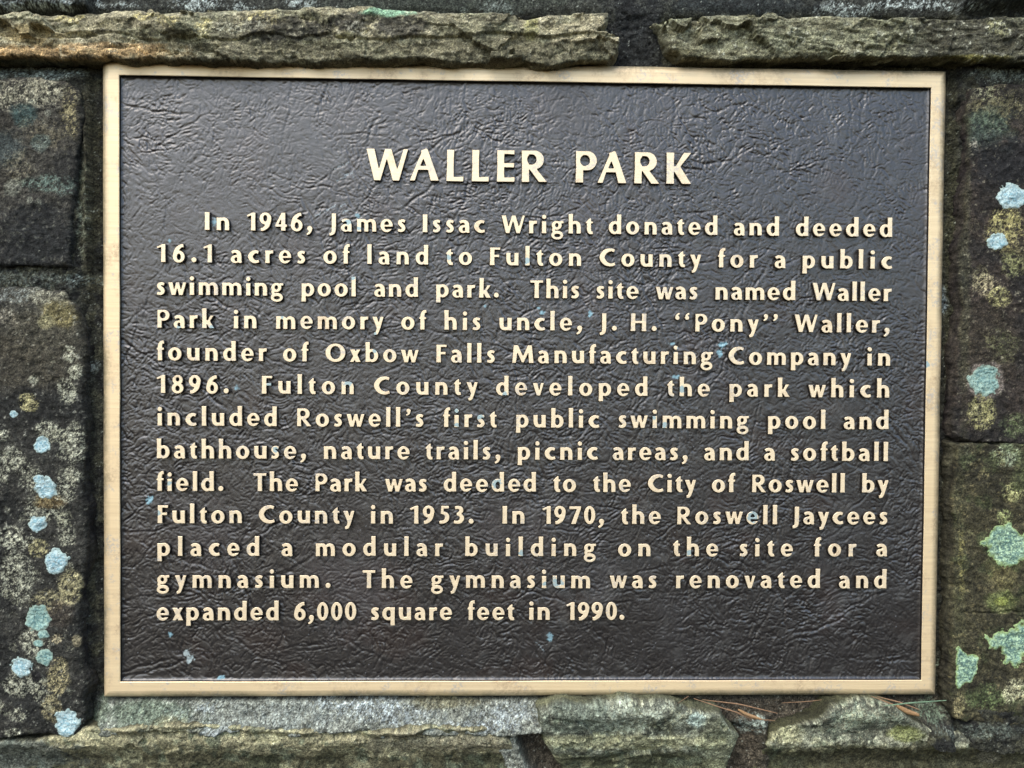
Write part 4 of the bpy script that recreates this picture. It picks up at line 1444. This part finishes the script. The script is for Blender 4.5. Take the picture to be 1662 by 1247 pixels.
p.blob(1600, 1186, 110, 12, (84, 92, 84), .7, .8, .6, speck=.2)
p.blob(60, 1215, 110, 12, (60, 64, 58), .8, .7, .6)
p.mottle((150, 156, 146), 0.0020, 0.62, 0.85, 512, 0.55, gain=.75)
p.grain(0.26)
cov = np.zeros(x.shape, bool)
for k, (o_, sxs, szs, sy_, face_, ssd) in STONES.items():
    # drop the mortar deep inside each stone
    ii = np.clip(np.round((x - sxs[0]) / (sxs[1] - sxs[0])).astype(int), 0, len(sxs) - 1)
    jj = np.clip(np.round((z - szs[0]) / (szs[1] - szs[0])).astype(int), 0, len(szs) - 1)
    inb = (x > sxs[0]) & (x < sxs[-1]) & (z > szs[0]) & (z < szs[-1])
    cov |= inb & (ssd[ii, jj] > 0.010)
keep = ~inpl & ~cov
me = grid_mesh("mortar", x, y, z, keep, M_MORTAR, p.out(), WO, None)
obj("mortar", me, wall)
# solid wall core behind the facing
m_core, t, b = new_mat("wall_core")
b.inputs["Base Color"].default_value = (0.02, 0.02, 0.017, 1)
b.inputs["Roughness"].default_value = 0.95
x0, x1, z0, z1 = xs[0], xs[-1], zs[0], zs[-1]
bx = np.array([(a, yy, c_) for a in (x0, x1) for yy in (0.024, 0.30) for c_ in (z0, z1)]) - WO
obj("wall_core", mesh_np("wall_core", bx, bf, m_core, False), wall)


# ------------------------------------------------------------------ lichens
def lichen(key, cx, cy, r, ry=None, col=(150, 200, 210), rim=(176, 200, 190), dots=(70, 110, 125), seed=0, lobe=0.25, dens=0.62, pts=None):
    o_, sxs, szs, sy_, face_, ssd = STONES[key]
    wx, wz = at(cx, cy, face_)
    k = 0.00045
    rx_, rz_ = r * k, (ry or r) * k
    st_ = 0.00042
    gx_ = np.arange(wx - rx_ * 1.7, wx + rx_ * 1.7, st_)
    gz_ = np.arange(wz - rz_ * 1.7, wz + rz_ * 1.7, st_)
    X_, Z_ = np.meshgrid(gx_, gz_, indexing='ij')
    inb = (X_ > sxs[0]) & (X_ < sxs[-1]) & (Z_ > szs[0]) & (Z_ < szs[-1])
    fi = np.clip((X_ - sxs[0]) / (sxs[1] - sxs[0]), 0, len(sxs) - 1.001)
    fj = np.clip((Z_ - szs[0]) / (szs[1] - szs[0]), 0, len(szs) - 1.001)
    i0, j0 = fi.astype(int), fj.astype(int)
    a, b_ = fi - i0, fj - j0
    Ys = (sy_[i0, j0] * (1 - a) + sy_[i0 + 1, j0] * a) * (1 - b_) + (sy_[i0, j0 + 1] * (1 - a) + sy_[i0 + 1, j0 + 1] * a) * b_
    dx, dz = (X_ - wx) / rx_, (Z_ - wz) / rz_
    ang = np.arctan2(dz, dx)
    if pts:
        P = np.array([at(q[0], q[1], face_) for q in pts])
        q_ = poly_sdf(X_, Z_, P)
        d = 1 - (q_ + 0.0012) / (min(rx_, rz_) * .9)
        d = d + fbm(X_, Z_, 0.004, 3, 600 + seed) * 0.16
    else:
        d = np.hypot(dx, dz)
        d = d * (1 + lobe * 0.5 * np.sin(ang * 3 + seed) + lobe * 0.3 * np.sin(ang * 5 + seed * 2.3)) + fbm(X_, Z_, 0.003, 3, 600 + seed) * 0.15
    n = fbm(X_, Z_, 0.0010, 2, 620 + seed, 0.7)
    d = d + n * 0.055
    th = sstep(1.02, 0.86, d)
    Y_ = Ys + 0.00025 - th * (0.0006 + 0.00022 * n)
    c = np.zeros(X_.shape + (3,)) + np.array(col, float)
    cloud = fbm(X_, Z_, 0.008, 2, 640 + seed)
    c += cloud[..., None] * np.array([10, 8, 6])
    rm = sstep(0.70, 0.95, d)[..., None]
    c = c * (1 - rm) + np.array(rim, float) * rm
    dm = (sstep(dens - .2, dens + .1, n + 0.45) * sstep(0.95, 0.6, d) * 0.65)[..., None]
    c = c * (1 - dm) + np.array(dots, float) * dm
    c *= (1 + np.random.RandomState(seed).randn(*X_.shape) * 0.04)[..., None]
    keep_ = (d < 1.0) & inb
    me_ = grid_mesh("lichen_patch", X_, Y_, Z_, keep_, M_LICHEN, lin(np.clip(c, 0, 250)).reshape(-1, 3), WO, None)
    # parented to its stone, which shares the wall's origin
    return obj("lichen_patch", me_, o_)


BL = dict(col=(178, 200, 200), rim=(158, 178, 172), dots=(112, 156, 170), lobe=.12)
TQ = dict(col=(152, 180, 168), rim=(136, 156, 142), dots=(84, 120, 122), dens=.5, lobe=.12)
for i, (k, cx, cy, r, ry, st_) in enumerate([
        (4, 68, 723, 13, 14, BL), (4, 76, 792, 18, 18, BL), (4, 64, 778, 9, 8, BL), (4, 60, 850, 15, 13, BL), (4, 92, 911, 19, 21, BL), (4, 62, 1003, 20, 23, TQ),
        (4, 72, 1028, 9, 8, TQ), (4, 64, 1043, 8, 6, TQ), (4, 74, 1066, 13, 14, TQ), (4, 36, 1082, 18, 16, BL), (4, 108, 1174, 20, 23, BL), (4, 23, 672, 6, 6, BL),
        (5, 1642, 319, 26, 21, BL), (5, 1618, 393, 17, 14, BL), (5, 1598, 617, 28, 27, TQ)]):
    lichen(k, cx, cy, r, ry, seed=i, **st_)
GR = dict(col=(164, 194, 162), rim=(140, 162, 108), dots=(62, 90, 92), dens=.4)
lichen(6, 1628, 885, 36, 36, seed=31, pts=[(1592, 880), (1604, 868), (1614, 852), (1636, 850), (1652, 862), (1668, 872), (1664, 905), (1650, 918), (1630, 922), (1612, 908), (1604, 890)], **GR)
lichen(6, 1636, 1046, 38, 38, seed=32, pts=[(1600, 1036), (1620, 1026), (1640, 1022), (1655, 1012), (1690, 1008), (1690, 1060), (1662, 1066), (1648, 1082), (1632, 1076), (1624, 1056), (1606, 1050)], **GR)
lichen(6, 1568, 1082, 20, 28, seed=33, pts=[(1554, 1050), (1562, 1056), (1570, 1064), (1586, 1068), (1584, 1090), (1576, 1108), (1562, 1106), (1554, 1116), (1551, 1090)], **GR)

# ------------------------------------------------------------------ needles and litter on the ledge
def simple(name, c, r=0.6):
    m, t, b = new_mat(name)
    pos = N(t, "ShaderNodeNewGeometry").outputs["Position"]
    v = ramp(t, noise(t, 800, 3, .6, pos), .3, .7)
    t.links.new(mix(t, v, (*[q * .55 for q in c], 1), (*c, 1)), b.inputs["Base Color"])
    b.inputs["Roughness"].default_value = r
    return m


M_NEED = simple("dry_needle", tuple(lin((150, 118, 88))))
M_LEAF = simple("dry_bract", tuple(lin((156, 124, 86))))
M_GRASS = simple("green_blade", tuple(lin((126, 156, 124))))


def blade(name, pts, wd, mat, label, cat, group=None, flatn=0.35):
    """pts: (px, py, depth); tapering strand with a lens section"""
    P = []
    for a, b_, d in pts:
        X_, Z_ = at(a, b_, d)
        P.append(np.array([float(X_), d, float(Z_)]))
    P = np.array(P)
    n = 14
    T = np.linspace(0, len(P) - 1, n)
    Q = np.array([P[min(int(s), len(P) - 2)] * (1 - (s - min(int(s), len(P) - 2))) + P[min(int(s), len(P) - 2) + 1] * (s - min(int(s), len(P) - 2)) for s in T])
    Q[1:-1] = (Q[:-2] + 2 * Q[1:-1] + Q[2:]) / 4
    org = Q[n // 2].copy()
    V, F = [], []
    for i in range(n):
        d = Q[min(i + 1, n - 1)] - Q[max(i - 1, 0)]
        d /= np.linalg.norm(d)
        s = np.cross(d, [0, 1, 0])
        s /= np.linalg.norm(s)
        u = np.cross(s, d)
        r = wd * (0.25 + 0.75 * math.sin(math.pi * (0.12 + 0.76 * i / (n - 1))))
        for k in range(6):
            a = k * math.pi / 3
            V.append(Q[i] - org + s * math.cos(a) * r + u * math.sin(a) * r * flatn)
    for i in range(n - 1):
        for k in range(6):
            F.append((i * 6 + k, i * 6 + (k + 1) % 6, (i + 1) * 6 + (k + 1) % 6, (i + 1) * 6 + k))
    o = obj(name, mesh_np(name, np.array(V), F, mat, True), None, org)
    o["label"] = label
    o["category"] = cat
    if group:
        o["group"] = group
    return o


GN = "dry pine needles on the ledge under the plaque"
blade("pine_needle", [(1126, 1134, -.006), (1180, 1152, -.016), (1244, 1170, -.028)], .0004, M_NEED, "long brown pine needle at the left, slanting down across the dark gap below the plaque", "pine needle", GN)
blade("pine_needle", [(1140, 1136, -.008), (1200, 1143, -.020), (1262, 1158, -.030)], .00045, M_NEED, "thin brown pine needle lying just above the long one over the dark gap", "pine needle", GN)
blade("pine_needle", [(1100, 1142, -.016), (1112, 1134, -.006), (1118, 1130, -.003)], .0004, M_NEED, "short needle stub farthest left under the plaque's lower edge", "pine needle", GN)
blade("pine_needle", [(1180, 1150, -.014), (1215, 1166, -.024), (1258, 1170, -.034)], .0004, M_NEED, "pale needle crossing the lower end of the long brown one", "pine needle", GN)
blade("pine_needle", [(1414, 1130, -.002), (1450, 1144, -.014), (1480, 1156, -.024)], .00042, M_NEED, "reddish pine needle running into the dry bract under the plaque's right corner", "pine needle", GN)
blade("pine_needle", [(1424, 1131, -.003), (1460, 1140, -.012), (1492, 1152, -.02)], .0005, M_NEED, "upper reddish pine needle of the pair under the plaque's right corner", "pine needle", GN)
blade("pine_needle", [(1270, 1141, -.006), (1310, 1139, -.008), (1334, 1136, -.008)], .0003, M_NEED, "faint short needle in the recess between the two clumps of litter", "pine needle", GN)
blade("leaf_bract", [(1198, 1152, -.020), (1212, 1160, -.026), (1236, 1168, -.030)], .0013, M_LEAF, "small curled orange-brown bract lying on the long pine needle", "dry leaf", "dry bracts on the ledge")
blade("leaf_bract", [(1456, 1146, -.018), (1474, 1156, -.026), (1492, 1161, -.032)], .0019, M_LEAF, "larger papery brown bract below the plaque's lower right corner", "dry leaf", "dry bracts on the ledge")
blade("grass_blade", [(1434, 1146, -.016), (1480, 1141, -.018), (1536, 1137, -.012)], .00055, M_GRASS, "thin pale green grass blade reaching left from the lower right stone", "grass")
